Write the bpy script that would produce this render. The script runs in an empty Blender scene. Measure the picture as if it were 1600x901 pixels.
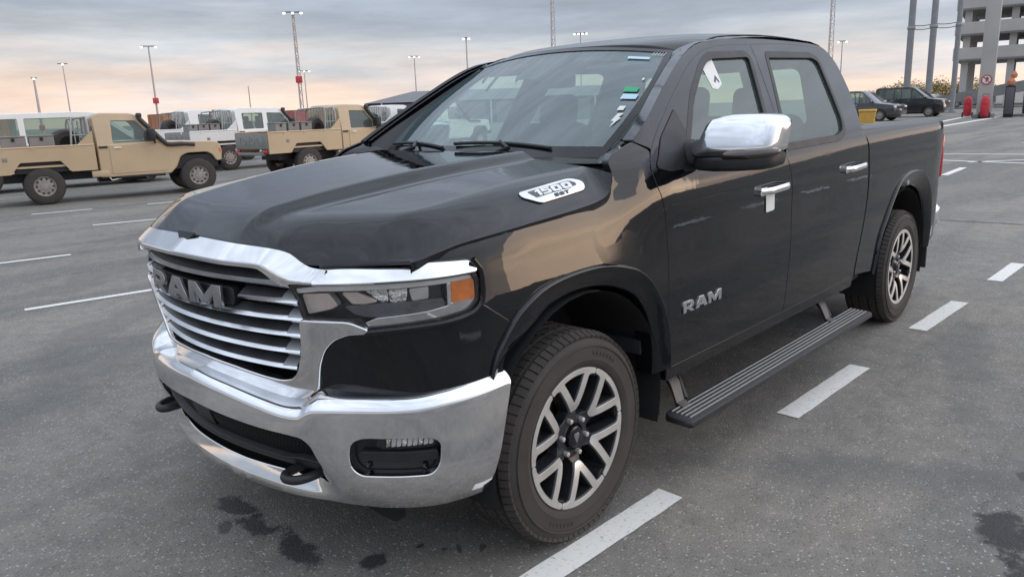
import bpy, bmesh, math, random
from bisect import bisect
from mathutils import Vector, Matrix
from mathutils.geometry import delaunay_2d_cdt
random.seed(7)
SC = bpy.context.scene
COL = SC.collection

# ------------------------------------------------------------------ camera
cd = bpy.data.cameras.new('camera')
cam = bpy.data.objects.new('camera', cd)
COL.objects.link(cam)
cd.sensor_width = 36.0
cd.lens = 1186.589 / 1600 * 36.0
cd.clip_start = 0.05
cd.clip_end = 6000
def cam_matrix(C, yaw, pitch, roll):
    f = Vector((math.cos(yaw)*math.cos(pitch), math.sin(yaw)*math.cos(pitch), -math.sin(pitch)))
    r = f.cross(Vector((0, 0, 1))).normalized()
    u = r.cross(f)
    c, s = math.cos(roll), math.sin(roll)
    r2 = r*c + u*s
    u2 = u*c - r*s
    m = Matrix((r2, u2, -f)).transposed().to_4x4()
    m.translation = Vector(C)
    return m
cam.matrix_world = cam_matrix((-2.0356, -2.6171, 1.5759), math.radians(43.594), math.radians(13.155), math.radians(-2.2315))
SC.camera = cam

# ------------------------------------------------------------------ light
SUN_AZ = math.radians(-43)          # direction towards the low sun, from +x
SUN_EL = math.radians(3.5)
W = bpy.data.worlds.new('World')
SC.world = W
W.use_nodes = True
nt = W.node_tree
nt.nodes.clear()
def wn(t, **k):
    n = nt.nodes.new(t)
    for a, b in k.items():
        setattr(n, a, b)
    return n
def wl(a, b):
    nt.links.new(a, b)
wout = wn('ShaderNodeOutputWorld')
wbg = wn('ShaderNodeBackground')
wbg.inputs['Strength'].default_value = 0.1
sky = wn('ShaderNodeTexSky', sky_type='NISHITA')
sky.sun_disc = False
sky.sun_elevation = SUN_EL
sky.sun_rotation = math.radians(90) - SUN_AZ
sky.dust_density = 2.0
tc = wn('ShaderNodeTexCoord')
sep = wn('ShaderNodeSeparateXYZ')
wl(tc.outputs['Generated'], sep.inputs[0])
# cloud deck colour by height above the horizon (radiance x10, the background strength is 0.1)
ramp = wn('ShaderNodeValToRGB')
rz = wn('ShaderNodeMath', operation='POWER')
rz.use_clamp = True
rz.inputs[1].default_value = 0.5
zc = wn('ShaderNodeMath', operation='MAXIMUM')
zc.inputs[1].default_value = 0.0
wl(sep.outputs['Z'], zc.inputs[0])
# horizontal streaks: the height is disturbed by stretched noise
mp = wn('ShaderNodeMapping')
mp.inputs['Scale'].default_value = (1.6, 1.6, 15.0)
mp.inputs['Location'].default_value = (3.1, 0.4, 0.2)
wl(tc.outputs['Generated'], mp.inputs['Vector'])
nz = wn('ShaderNodeTexNoise')
nz.inputs['Scale'].default_value = 1.7
nz.inputs['Detail'].default_value = 7.0
nz.inputs['Roughness'].default_value = 0.55
nz.inputs['Distortion'].default_value = 0.35
wl(mp.outputs[0], nz.inputs['Vector'])
nzc = wn('ShaderNodeMath', operation='SUBTRACT')
nzc.inputs[1].default_value = 0.5
wl(nz.outputs['Fac'], nzc.inputs[0])
nza = wn('ShaderNodeMath', operation='MULTIPLY_ADD')
nza.inputs[1].default_value = 0.13
wl(nzc.outputs[0], nza.inputs[0])
# the pale band reaches higher towards the left of the view
lf = wn('ShaderNodeVectorMath', operation='DOT_PRODUCT')
lf.inputs[1].default_value = (0.10, 0.995, 0)
wl(tc.outputs['Generated'], lf.inputs[0])
lfr = wn('ShaderNodeMapRange', interpolation_type='SMOOTHSTEP')
lfr.inputs['From Min'].default_value = 0.72
lfr.inputs['From Max'].default_value = 1.0
lfr.inputs['To Min'].default_value = 1.0
lfr.inputs['To Max'].default_value = 0.66
wl(lf.outputs['Value'], lfr.inputs['Value'])
zl = wn('ShaderNodeMath', operation='MULTIPLY')
wl(zc.outputs[0], zl.inputs[0])
wl(lfr.outputs[0], zl.inputs[1])
wl(zl.outputs[0], nza.inputs[2])
wl(nza.outputs[0], rz.inputs[0])
wl(rz.outputs[0], ramp.inputs['Fac'])
cr = ramp.color_ramp
stops = [(0.0, (0.95, 0.73, 0.60)), (0.13, (0.95, 0.75, 0.63)), (0.19, (0.80, 0.71, 0.67)), (0.24, (0.60, 0.635, 0.68)),
         (0.30, (0.43, 0.485, 0.575)), (0.41, (0.375, 0.425, 0.525)), (0.53, (0.54, 0.62, 0.76)), (0.70, (0.92, 1.03, 1.21)), (1.0, (1.05, 1.16, 1.33))]
while len(cr.elements) < len(stops):
    cr.elements.new(0.5)
for e, (p, c) in zip(cr.elements, stops):
    e.position = p
    e.color = (*c, 1)
# lighter and darker cloud patches
nz2 = wn('ShaderNodeTexNoise')
nz2.inputs['Scale'].default_value = 2.6
nz2.inputs['Detail'].default_value = 8.0
nz2.inputs['Roughness'].default_value = 0.6
mp2 = wn('ShaderNodeMapping')
mp2.inputs['Scale'].default_value = (1.3, 1.3, 9.0)
wl(tc.outputs['Generated'], mp2.inputs['Vector'])
wl(mp2.outputs[0], nz2.inputs['Vector'])
mr = wn('ShaderNodeMapRange')
mr.inputs['From Min'].default_value = 0.3
mr.inputs['From Max'].default_value = 0.7
mr.inputs['To Min'].default_value = 0.77 * 10
mr.inputs['To Max'].default_value = 1.22 * 10
wl(nz2.outputs['Fac'], mr.inputs['Value'])
cm = wn('ShaderNodeMix', data_type='RGBA', blend_type='MULTIPLY')
cm.inputs['Factor'].default_value = 1.0
wl(ramp.outputs['Color'], cm.inputs['A'])
wl(mr.outputs[0], cm.inputs['B'])
# the sun is setting behind thin cloud: a warm glow low in the sky around it
sd = (math.cos(SUN_EL)*math.cos(SUN_AZ), math.cos(SUN_EL)*math.sin(SUN_AZ), math.sin(SUN_EL))
flat = wn('ShaderNodeVectorMath', operation='MULTIPLY')
flat.inputs[1].default_value = (1, 1, 9.0)
wl(tc.outputs['Generated'], flat.inputs[0])
nrm = wn('ShaderNodeVectorMath', operation='NORMALIZE')
wl(flat.outputs[0], nrm.inputs[0])
dot = wn('ShaderNodeVectorMath', operation='DOT_PRODUCT')
sf = Vector((sd[0], sd[1], sd[2]*9.0)).normalized()
dot.inputs[1].default_value = sf
wl(nrm.outputs[0], dot.inputs[0])
dmx = wn('ShaderNodeMath', operation='MAXIMUM')
dmx.inputs[1].default_value = 0.0
wl(dot.outputs['Value'], dmx.inputs[0])
pw = wn('ShaderNodeMath', operation='POWER')
pw.inputs[1].default_value = 42.0
wl(dmx.outputs[0], pw.inputs[0])
gl = wn('ShaderNodeMath', operation='MULTIPLY')
wl(pw.outputs[0], gl.inputs[0])
mr2 = wn('ShaderNodeMapRange')
mr2.inputs['From Min'].default_value = 0.36
mr2.inputs['From Max'].default_value = 0.6
mr2.inputs['To Min'].default_value = 1.5
mr2.inputs['To Max'].default_value = 36.0
wl(nz.outputs['Fac'], mr2.inputs['Value'])
wl(mr2.outputs[0], gl.inputs[1])
glc = wn('ShaderNodeMix', data_type='RGBA', blend_type='MIX')
glc.inputs['A'].default_value = (0, 0, 0, 1)
glc.inputs['B'].default_value = (1.0, 0.56, 0.23, 1)
wl(gl.outputs[0], glc.inputs['Factor'])
glc.clamp_factor = False
add1 = wn('ShaderNodeMix', data_type='RGBA', blend_type='ADD')
add1.inputs['Factor'].default_value = 1.0
wl(cm.outputs['Result'], add1.inputs['A'])
wl(glc.outputs['Result'], add1.inputs['B'])
# the whole sunset side of the deck is brighter than the side in view
bd = wn('ShaderNodeVectorMath', operation='DOT_PRODUCT')
bd.inputs[1].default_value = Vector((math.cos(math.radians(-52)), math.sin(math.radians(-52)), .55)).normalized()
wl(tc.outputs['Generated'], bd.inputs[0])
bdm = wn('ShaderNodeMath', operation='MAXIMUM')
bdm.inputs[1].default_value = 0.0
wl(bd.outputs['Value'], bdm.inputs[0])
bdp = wn('ShaderNodeMath', operation='POWER')
bdp.inputs[1].default_value = 3.5
wl(bdm.outputs[0], bdp.inputs[0])
bdc = wn('ShaderNodeMix', data_type='RGBA', blend_type='MIX')
bdc.clamp_factor = False
bdc.inputs['A'].default_value = (0, 0, 0, 1)
bdc.inputs['B'].default_value = (9.6, 9.5, 10.0, 1)
wl(bdp.outputs[0], bdc.inputs['Factor'])
add2 = wn('ShaderNodeMix', data_type='RGBA', blend_type='ADD')
add2.inputs['Factor'].default_value = 1.0
wl(add1.outputs['Result'], add2.inputs['A'])
wl(bdc.outputs['Result'], add2.inputs['B'])
# a little of the clear sky shows through the deck
mixs = wn('ShaderNodeMix', data_type='RGBA', blend_type='MIX')
mixs.inputs['Factor'].default_value = 0.9
wl(sky.outputs['Color'], mixs.inputs['A'])
wl(add2.outputs['Result'], mixs.inputs['B'])
wl(mixs.outputs['Result'], wbg.inputs['Color'])
wl(wbg.outputs[0], wout.inputs['Surface'])

sl = bpy.data.lights.new('sun', 'SUN')
sl.energy = 0.4
sl.angle = math.radians(25)
sl.color = (1.0, 0.72, 0.48)
so = bpy.data.objects.new('sun', sl)
COL.objects.link(so)
so.rotation_euler = Vector(sd).to_track_quat('Z', 'Y').to_euler()

SC.view_settings.view_transform = 'Standard'
SC.view_settings.look = 'None'
SC.view_settings.gamma = 1.0
SC.view_settings.exposure = 0.17
SC.render.engine = 'CYCLES'
SC.cycles.max_bounces = 8
SC.cycles.transparent_max_bounces = 16
SC.cycles.use_denoising = True

# ------------------------------------------------------------------ materials
def mat(name, color, rough=0.5, metal=0.0, coat=0.0, coat_rough=0.03, spec=0.5, emis=None, emis_s=0.0, noise=None, bump=None, sheen=0):
    """noise = (scale, amount, detail): the base colour varies; bump = (scale, strength, distance)"""
    m = bpy.data.materials.new(name)
    m.use_nodes = True
    n = m.node_tree.nodes
    l = m.node_tree.links
    b = n['Principled BSDF']
    b.inputs['Base Color'].default_value = (*color, 1)
    b.inputs['Roughness'].default_value = rough
    b.inputs['Metallic'].default_value = metal
    b.inputs['Coat Weight'].default_value = coat
    b.inputs['Coat Roughness'].default_value = coat_rough
    b.inputs['Specular IOR Level'].default_value = spec
    if emis:
        b.inputs['Emission Color'].default_value = (*emis, 1)
        b.inputs['Emission Strength'].default_value = emis_s
    if noise or bump:
        t = n.new('ShaderNodeTexCoord')
    if noise:
        z = n.new('ShaderNodeTexNoise')
        z.inputs['Scale'].default_value = noise[0]
        z.inputs['Detail'].default_value = noise[2] if len(noise) > 2 else 6
        l.new(t.outputs['Object'], z.inputs['Vector'])
        mr = n.new('ShaderNodeMapRange')
        mr.inputs['From Min'].default_value = 0.3
        mr.inputs['From Max'].default_value = 0.7
        mr.inputs['To Min'].default_value = 1 - noise[1]
        mr.inputs['To Max'].default_value = 1 + noise[1]
        l.new(z.outputs['Fac'], mr.inputs['Value'])
        mx = n.new('ShaderNodeMix')
        mx.data_type = 'RGBA'
        mx.blend_type = 'MULTIPLY'
        mx.inputs['Factor'].default_value = 1
        mx.inputs['A'].default_value = (*color, 1)
        l.new(mr.outputs[0], mx.inputs['B'])
        l.new(mx.outputs['Result'], b.inputs['Base Color'])
        mr2 = n.new('ShaderNodeMapRange')
        mr2.inputs['From Min'].default_value = 0.3
        mr2.inputs['From Max'].default_value = 0.7
        mr2.inputs['To Min'].default_value = max(rough - 0.25*noise[1], 0.01)
        mr2.inputs['To Max'].default_value = min(rough + 0.25*noise[1], 1)
        l.new(z.outputs['Fac'], mr2.inputs['Value'])
        l.new(mr2.outputs[0], b.inputs['Roughness'])
    if bump:
        z = n.new('ShaderNodeTexNoise')
        z.inputs['Scale'].default_value = bump[0]
        z.inputs['Detail'].default_value = 4
        l.new(t.outputs['Object'], z.inputs['Vector'])
        bm_ = n.new('ShaderNodeBump')
        bm_.inputs['Strength'].default_value = bump[1]
        bm_.inputs['Distance'].default_value = bump[2]
        l.new(z.outputs['Fac'], bm_.inputs['Height'])
        l.new(bm_.outputs[0], b.inputs['Normal'])
    return m

def glass_mat(name, tint, through, refl_ior=1.5, haze=(0.2, 0.24, 0.25), haze_amt=0.0):
    """thin sheet of window glass: lets tinted light through and mirrors by Fresnel"""
    m = bpy.data.materials.new(name)
    m.use_nodes = True
    n = m.node_tree.nodes
    l = m.node_tree.links
    n.clear()
    o = n.new('ShaderNodeOutputMaterial')
    tr = n.new('ShaderNodeBsdfTransparent')
    tr.inputs['Color'].default_value = (*[c*through for c in tint], 1)
    df = n.new('ShaderNodeBsdfDiffuse')
    df.inputs['Color'].default_value = (*haze, 1)
    m0 = n.new('ShaderNodeMixShader')
    m0.inputs[0].default_value = haze_amt
    l.new(tr.outputs[0], m0.inputs[1])
    l.new(df.outputs[0], m0.inputs[2])
    gs = n.new('ShaderNodeBsdfGlossy')
    gs.inputs['Roughness'].default_value = 0.015
    fr = n.new('ShaderNodeFresnel')
    # the sheet mirrors the same from both of its sides
    ge = n.new('ShaderNodeNewGeometry')
    io = n.new('ShaderNodeMapRange')
    io.inputs['To Min'].default_value = refl_ior
    io.inputs['To Max'].default_value = 1/refl_ior
    l.new(ge.outputs['Backfacing'], io.inputs['Value'])
    l.new(io.outputs[0], fr.inputs['IOR'])
    m1 = n.new('ShaderNodeMixShader')
    l.new(fr.outputs[0], m1.inputs[0])
    l.new(m0.outputs[0], m1.inputs[1])
    l.new(gs.outputs[0], m1.inputs[2])
    l.new(m1.outputs[0], o.inputs['Surface'])
    return m

M = {}
def paint_black():
    m = mat('black_paint', (0.008, 0.009, 0.011), 0.6, 0.0, 1.0, 0.02, 0.0)
    m.node_tree.nodes['Principled BSDF'].inputs['Coat IOR'].default_value = 1.52
    n = m.node_tree.nodes
    l = m.node_tree.links
    b = n['Principled BSDF']
    t = n.new('ShaderNodeTexCoord')
    # thin dry dust film and wiped patches: shifts the colour and the coat roughness
    z = n.new('ShaderNodeTexNoise')
    z.inputs['Scale'].default_value = 2.4
    z.inputs['Detail'].default_value = 9
    z.inputs['Roughness'].default_value = 0.65
    l.new(t.outputs['Object'], z.inputs['Vector'])
    r = n.new('ShaderNodeValToRGB')
    r.color_ramp.elements[0].position = 0.40
    r.color_ramp.elements[0].color = (0.0030, 0.0037, 0.0054, 1)
    r.color_ramp.elements[1].position = 0.72
    r.color_ramp.elements[1].color = (0.0072, 0.0080, 0.0098, 1)
    l.new(z.outputs['Fac'], r.inputs['Fac'])
    l.new(r.outputs['Color'], b.inputs['Base Color'])
    mr = n.new('ShaderNodeMapRange')
    mr.inputs['From Min'].default_value = 0.35
    mr.inputs['From Max'].default_value = 0.75
    mr.inputs['To Min'].default_value = 0.012
    mr.inputs['To Max'].default_value = 0.07
    l.new(z.outputs['Fac'], mr.inputs['Value'])
    # dried film and wiped smears with an outline of their own
    zs = n.new('ShaderNodeTexNoise')
    zs.inputs['Scale'].default_value = 4.2
    zs.inputs['Detail'].default_value = 5
    zs.inputs['Distortion'].default_value = 1.2
    l.new(t.outputs['Object'], zs.inputs['Vector'])
    ms = n.new('ShaderNodeMapRange')
    ms.inputs['From Min'].default_value = 0.615
    ms.inputs['From Max'].default_value = 0.635
    ms.inputs['To Min'].default_value = 0.0
    ms.inputs['To Max'].default_value = 0.10
    l.new(zs.outputs['Fac'], ms.inputs['Value'])
    ad = n.new('ShaderNodeMath')
    ad.operation = 'ADD'
    l.new(mr.outputs[0], ad.inputs[0])
    l.new(ms.outputs[0], ad.inputs[1])
    l.new(ad.outputs[0], b.inputs['Coat Roughness'])
    # orange peel
    z2 = n.new('ShaderNodeTexNoise')
    z2.inputs['Scale'].default_value = 9
    z2.inputs['Detail'].default_value = 2
    l.new(t.outputs['Object'], z2.inputs['Vector'])
    bu = n.new('ShaderNodeBump')
    bu.inputs['Strength'].default_value = 0.05
    bu.inputs['Distance'].default_value = 0.01
    l.new(z2.outputs['Fac'], bu.inputs['Height'])
    l.new(bu.outputs[0], b.inputs['Coat Normal'])
    return m
M['paint'] = paint_black()
M['chrome'] = mat('chrome', (0.80, 0.80, 0.81), 0.07, 1.0, noise=(5, 0.10, 8))
M['satin'] = mat('satin_chrome', (0.74, 0.75, 0.77), 0.22, 1.0, noise=(9, 0.12))
M['slat'] = mat('dark_satin_metal', (0.075, 0.076, 0.082), 0.40, 0.35, noise=(14, 0.2))
M['letter'] = mat('grey_metal_letter', (0.36, 0.37, 0.38), 0.35, 0.9, noise=(18, 0.15))
M['plastic'] = mat('black_plastic', (0.018, 0.018, 0.02), 0.5, noise=(12, 0.25))
M['gloss_black'] = mat('gloss_black', (0.010, 0.010, 0.012), 0.12)
M['rubber'] = mat('tyre_rubber', (0.046, 0.039, 0.034), 0.80, noise=(9, 0.22), bump=(160, 0.15, 0.002))
M['machined'] = mat('machined_alloy', (0.70, 0.68, 0.65), 0.42, 0.75, noise=(10, 0.12))
M['wheel_dark'] = mat('dark_alloy_paint', (0.045, 0.045, 0.05), 0.32, 0.5, noise=(8, 0.2))
M['brake'] = mat('brake_steel', (0.30, 0.28, 0.26), 0.4, 1.0, noise=(12, 0.3))
M['dark'] = mat('dark_underbody', (0.012, 0.012, 0.013), 0.85, noise=(6, 0.3))
M['cabin'] = mat('cabin_trim', (0.030, 0.031, 0.033), 0.7, noise=(20, 0.15))
M['seat'] = mat('seat_cloth', (0.045, 0.046, 0.05), 0.85, noise=(30, 0.2), bump=(120, 0.2, 0.003))
M['headliner'] = mat('headliner', (0.16, 0.16, 0.16), 0.9)
M['amber'] = mat('amber_plastic', (0.62, 0.17, 0.03), 0.18, coat=0.6, noise=(30, 0.2))
M['red'] = mat('red_lamp', (0.42, 0.015, 0.03), 0.18, coat=0.6)
M['lampwhite'] = mat('lamp_white', (0.72, 0.72, 0.72), 0.2, 0.3, noise=(20, 0.1))
M['lampgrey'] = mat('lamp_reflector', (0.55, 0.47, 0.42), 0.35, 0.4, noise=(15, 0.15))
M['facet'] = mat('faceted_reflector', (0.75, 0.74, 0.72), .12, 1.0, bump=(38, .9, .02))
M['smoke'] = mat('smoked_lamp_floor', (0.085, 0.088, 0.095), .3, noise=(20, .2))
M['paper'] = mat('paper', (0.78, 0.78, 0.74), 0.8, noise=(15, 0.05))
M['green'] = mat('green_sticker', (0.03, 0.36, 0.17), 0.5)
M['bluewhite'] = mat('pale_blue_sticker', (0.50, 0.68, 0.80), 0.5)
M['ink'] = mat('ink', (0.09, 0.10, 0.11), 0.6)
M['windshield'] = glass_mat('windshield_glass', (0.82, 0.97, 0.94), 0.90, 2.15, (0.42, 0.60, 0.63), 0.17)  # pale diffuse haze stands in for sky reflected on the glass
M['window'] = glass_mat('side_glass', (0.76, 0.97, 0.88), 0.80, 1.85, (0.30, 0.43, 0.37), 0.13)
M['lens'] = glass_mat('lamp_lens', (0.97, 0.97, 0.97), 0.96, 1.45, (0.3, 0.3, 0.3), 0.03)
M['slatend'] = mat('slat_end_chrome', (0.60, 0.61, 0.63), .4, .6)
M['mesh'] = mat('black_mesh', (0.012, 0.012, 0.013), 0.45)

# ------------------------------------------------------------------ object helpers
def tag(o, label, cat, group=None, kind=None):
    o['label'] = label
    o['category'] = cat
    if group:
        o['group'] = group
    if kind:
        o['kind'] = kind
    return o
def empty(name, loc=(0, 0, 0), rz=0.0, parent=None):
    o = bpy.data.objects.new(name, None)
    o.empty_display_size = 0.2
    COL.objects.link(o)
    o.location = loc
    o.rotation_euler = (0, 0, rz)
    if parent:
        o.parent = parent
    return o
def mk(name, V, F, m, parent=None, smooth=True, sharp=None, normals=None, flip=False):
    me = bpy.data.meshes.new(name)
    if flip:
        F = [tuple(reversed(f)) for f in F]
    me.from_pydata([tuple(v) for v in V], [], F)
    me.materials.append(m)
    if smooth:
        me.polygons.foreach_set('use_smooth', [True]*len(me.polygons))
        if sharp is not None:
            me.set_sharp_from_angle(angle=math.radians(sharp))
    if normals is not None:
        me.normals_split_custom_set_from_vertices([tuple(n) for n in normals])
    me.update()
    o = bpy.data.objects.new(name, me)
    COL.objects.link(o)
    if parent:
        o.parent = parent
    return o
def copy_tree(o, parent=None):
    c = o.copy()
    COL.objects.link(c)
    if parent:
        c.parent = parent
    for ch in list(o.children):
        copy_tree(ch, c)
    return c
def from_bm(name, bm, m, parent=None, smooth=True, sharp=35):
    me = bpy.data.meshes.new(name)
    bm.to_mesh(me)
    bm.free()
    me.materials.append(m)
    if smooth:
        me.polygons.foreach_set('use_smooth', [True]*len(me.polygons))
        me.set_sharp_from_angle(angle=math.radians(sharp))
    o = bpy.data.objects.new(name, me)
    COL.objects.link(o)
    if parent:
        o.parent = parent
    return o
def bm_box(bm, c, s, rot=None, bev=0.0, seg=2):
    r = bmesh.ops.create_cube(bm, size=1)
    vs = r['verts']
    for v in vs:
        v.co = Vector((v.co.x*s[0], v.co.y*s[1], v.co.z*s[2]))
    if bev > 0:
        es = list({e for v in vs for e in v.link_edges})
        rb = bmesh.ops.bevel(bm, geom=es, offset=bev, segments=seg, affect='EDGES', profile=0.5)
        vs = [v for v in rb['verts']]
        # every vertex of the island
        seen = set(vs)
        st = list(vs)
        while st:
            v = st.pop()
            for e in v.link_edges:
                w = e.other_vert(v)
                if w not in seen:
                    seen.add(w)
                    st.append(w)
        vs = list(seen)
    for v in vs:
        q = v.co.copy()
        if rot is not None:
            q = rot @ q
        v.co = q + Vector(c)
    return vs
def box(name, c, s, m, parent=None, rot=None, bev=0.0, seg=2):
    bm = bmesh.new()
    bm_box(bm, c, s, rot, bev, seg)
    return from_bm(name, bm, m, parent)
def frame_from(d):
    d = Vector(d).normalized()
    a = Vector((0, 0, 1)) if abs(d.z) < 0.9 else Vector((1, 0, 0))
    x = d.cross(a).normalized()
    return x, d.cross(x)
def tube_geo(path, r, seg=8, cap=True, V=None, F=None):
    V = [] if V is None else V
    F = [] if F is None else F
    path = [Vector(p) for p in path]
    rs = r if isinstance(r, (list, tuple)) else [r]*len(path)
    base = len(V)
    px = None
    for i, p in enumerate(path):
        d = (path[min(i+1, len(path)-1)] - path[max(i-1, 0)]).normalized()
        if px is None:
            x, y = frame_from(d)
        else:
            x = (px - d*px.dot(d)).normalized()
            y = d.cross(x)
        px = x
        for k in range(seg):
            a = 2*math.pi*k/seg
            V.append(p + x*(rs[i]*math.cos(a)) + y*(rs[i]*math.sin(a)))
    for i in range(len(path)-1):
        for k in range(seg):
            a = base+i*seg+k
            b = base+i*seg+(k+1) % seg
            F.append((a, b, b+seg, a+seg))
    if cap:
        F.append(tuple(base+k for k in range(seg))[::-1])
        F.append(tuple(base+(len(path)-1)*seg+k for k in range(seg)))
    return V, F
def tube(name, path, r, m, parent=None, seg=8, sharp=50):
    V, F = tube_geo(path, r, seg)
    return mk(name, V, F, m, parent, sharp=sharp)
def tubes(name, paths, r, m, parent=None, seg=6):
    V, F = [], []
    for p in paths:
        tube_geo(p, r, seg, True, V, F)
    return mk(name, V, F, m, parent, sharp=50)
def grid(name, rows, m, parent=None, closed=False, flip=False, sharp=None, smooth=True):
    V = []
    F = []
    n = len(rows[0])
    for r in rows:
        V.extend(r)
    for i in range(len(rows)-1):
        for j in range(n if closed else n-1):
            j2 = (j+1) % n
            F.append((i*n+j, i*n+j2, (i+1)*n+j2, (i+1)*n+j))
    return mk(name, V, F, m, parent, flip=flip, sharp=sharp, smooth=smooth)
def lathe_geo(prof, seg, axis='y', V=None, F=None, close=False):
    V = [] if V is None else V
    F = [] if F is None else F
    b = len(V)
    n = len(prof)
    for k in range(seg):
        a = 2*math.pi*k/seg
        for r, y in prof:
            if axis == 'y':
                V.append((r*math.cos(a), y, r*math.sin(a)))
            else:
                V.append((r*math.cos(a), r*math.sin(a), y))
    for k in range(seg):
        k2 = (k+1) % seg
        for i in range(n if close else n-1):
            i2 = (i+1) % n
            F.append((b+k*n+i, b+k2*n+i, b+k2*n+i2, b+k*n+i2))
    return V, F
def lathe(name, prof, m, parent=None, seg=48, axis='y', sharp=40, close=False, flip=False):
    V, F = lathe_geo(prof, seg, axis, close=close)
    return mk(name, V, F, m, parent, sharp=sharp, flip=flip)

# ------------------------------------------------------------------ planar outlines
def fillet(poly, r=0.0, n=5):
    """round the corners of a closed outline; a point may carry its own radius as a third value"""
    out = []
    N = len(poly)
    for i in range(N):
        p = Vector(poly[i][:2])
        ri = poly[i][2] if len(poly[i]) > 2 else r
        a = Vector(poly[i-1][:2])
        b = Vector(poly[(i+1) % N][:2])
        la, lb = (a-p).length, (b-p).length
        d = min(ri, 0.49*la, 0.49*lb)
        if d < 1e-4:
            out.append(p)
            continue
        q0 = p + (a-p)*(d/la)
        q1 = p + (b-p)*(d/lb)
        ang = (p-a).angle(b-p, 0)
        k = max(2, min(n, int(1+ang/0.12)))
        for t in range(k+1):
            s = t/k
            out.append(q0*((1-s)**2) + p*(2*s*(1-s)) + q1*(s*s))
    res = []
    for q in out:
        if not res or (q-res[-1]).length > 1e-4:
            res.append(q)
    if (res[0]-res[-1]).length < 1e-4:
        res.pop()
    return res
def area2(p):
    return sum(p[i-1].x*p[i].y - p[i].x*p[i-1].y for i in range(len(p)))*0.5
def inside(p, q):
    c = False
    x, y = q[0], q[1]
    for i in range(len(p)):
        a, b = p[i-1], p[i]
        if (a[1] > y) != (b[1] > y) and x < (b[0]-a[0])*(y-a[1])/(b[1]-a[1]) + a[0]:
            c = not c
    return c
def densify(p, res):
    out = []
    for i in range(len(p)):
        a, b = p[i], p[(i+1) % len(p)]
        k = max(1, int(math.ceil((b-a).length/res)))
        for t in range(k):
            out.append(a + (b-a)*(t/k))
    return out
def offset_poly(p, d):
    """move a closed outline outwards by d"""
    p = [Vector(q[:2]) for q in p]
    s = 1 if area2(p) > 0 else -1
    out = []
    for i in range(len(p)):
        a, q, b = p[i-1], p[i], p[(i+1) % len(p)]
        t1 = (q-a).normalized()
        t2 = (b-q).normalized()
        n1 = Vector((t1.y, -t1.x))*s
        n2 = Vector((t2.y, -t2.x))*s
        n = (n1+n2)
        if n.length < 1e-6:
            n = n1
        n.normalize()
        k = max(n.dot(n1), 0.5)
        out.append(q + n*(d/k))
    return out
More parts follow.
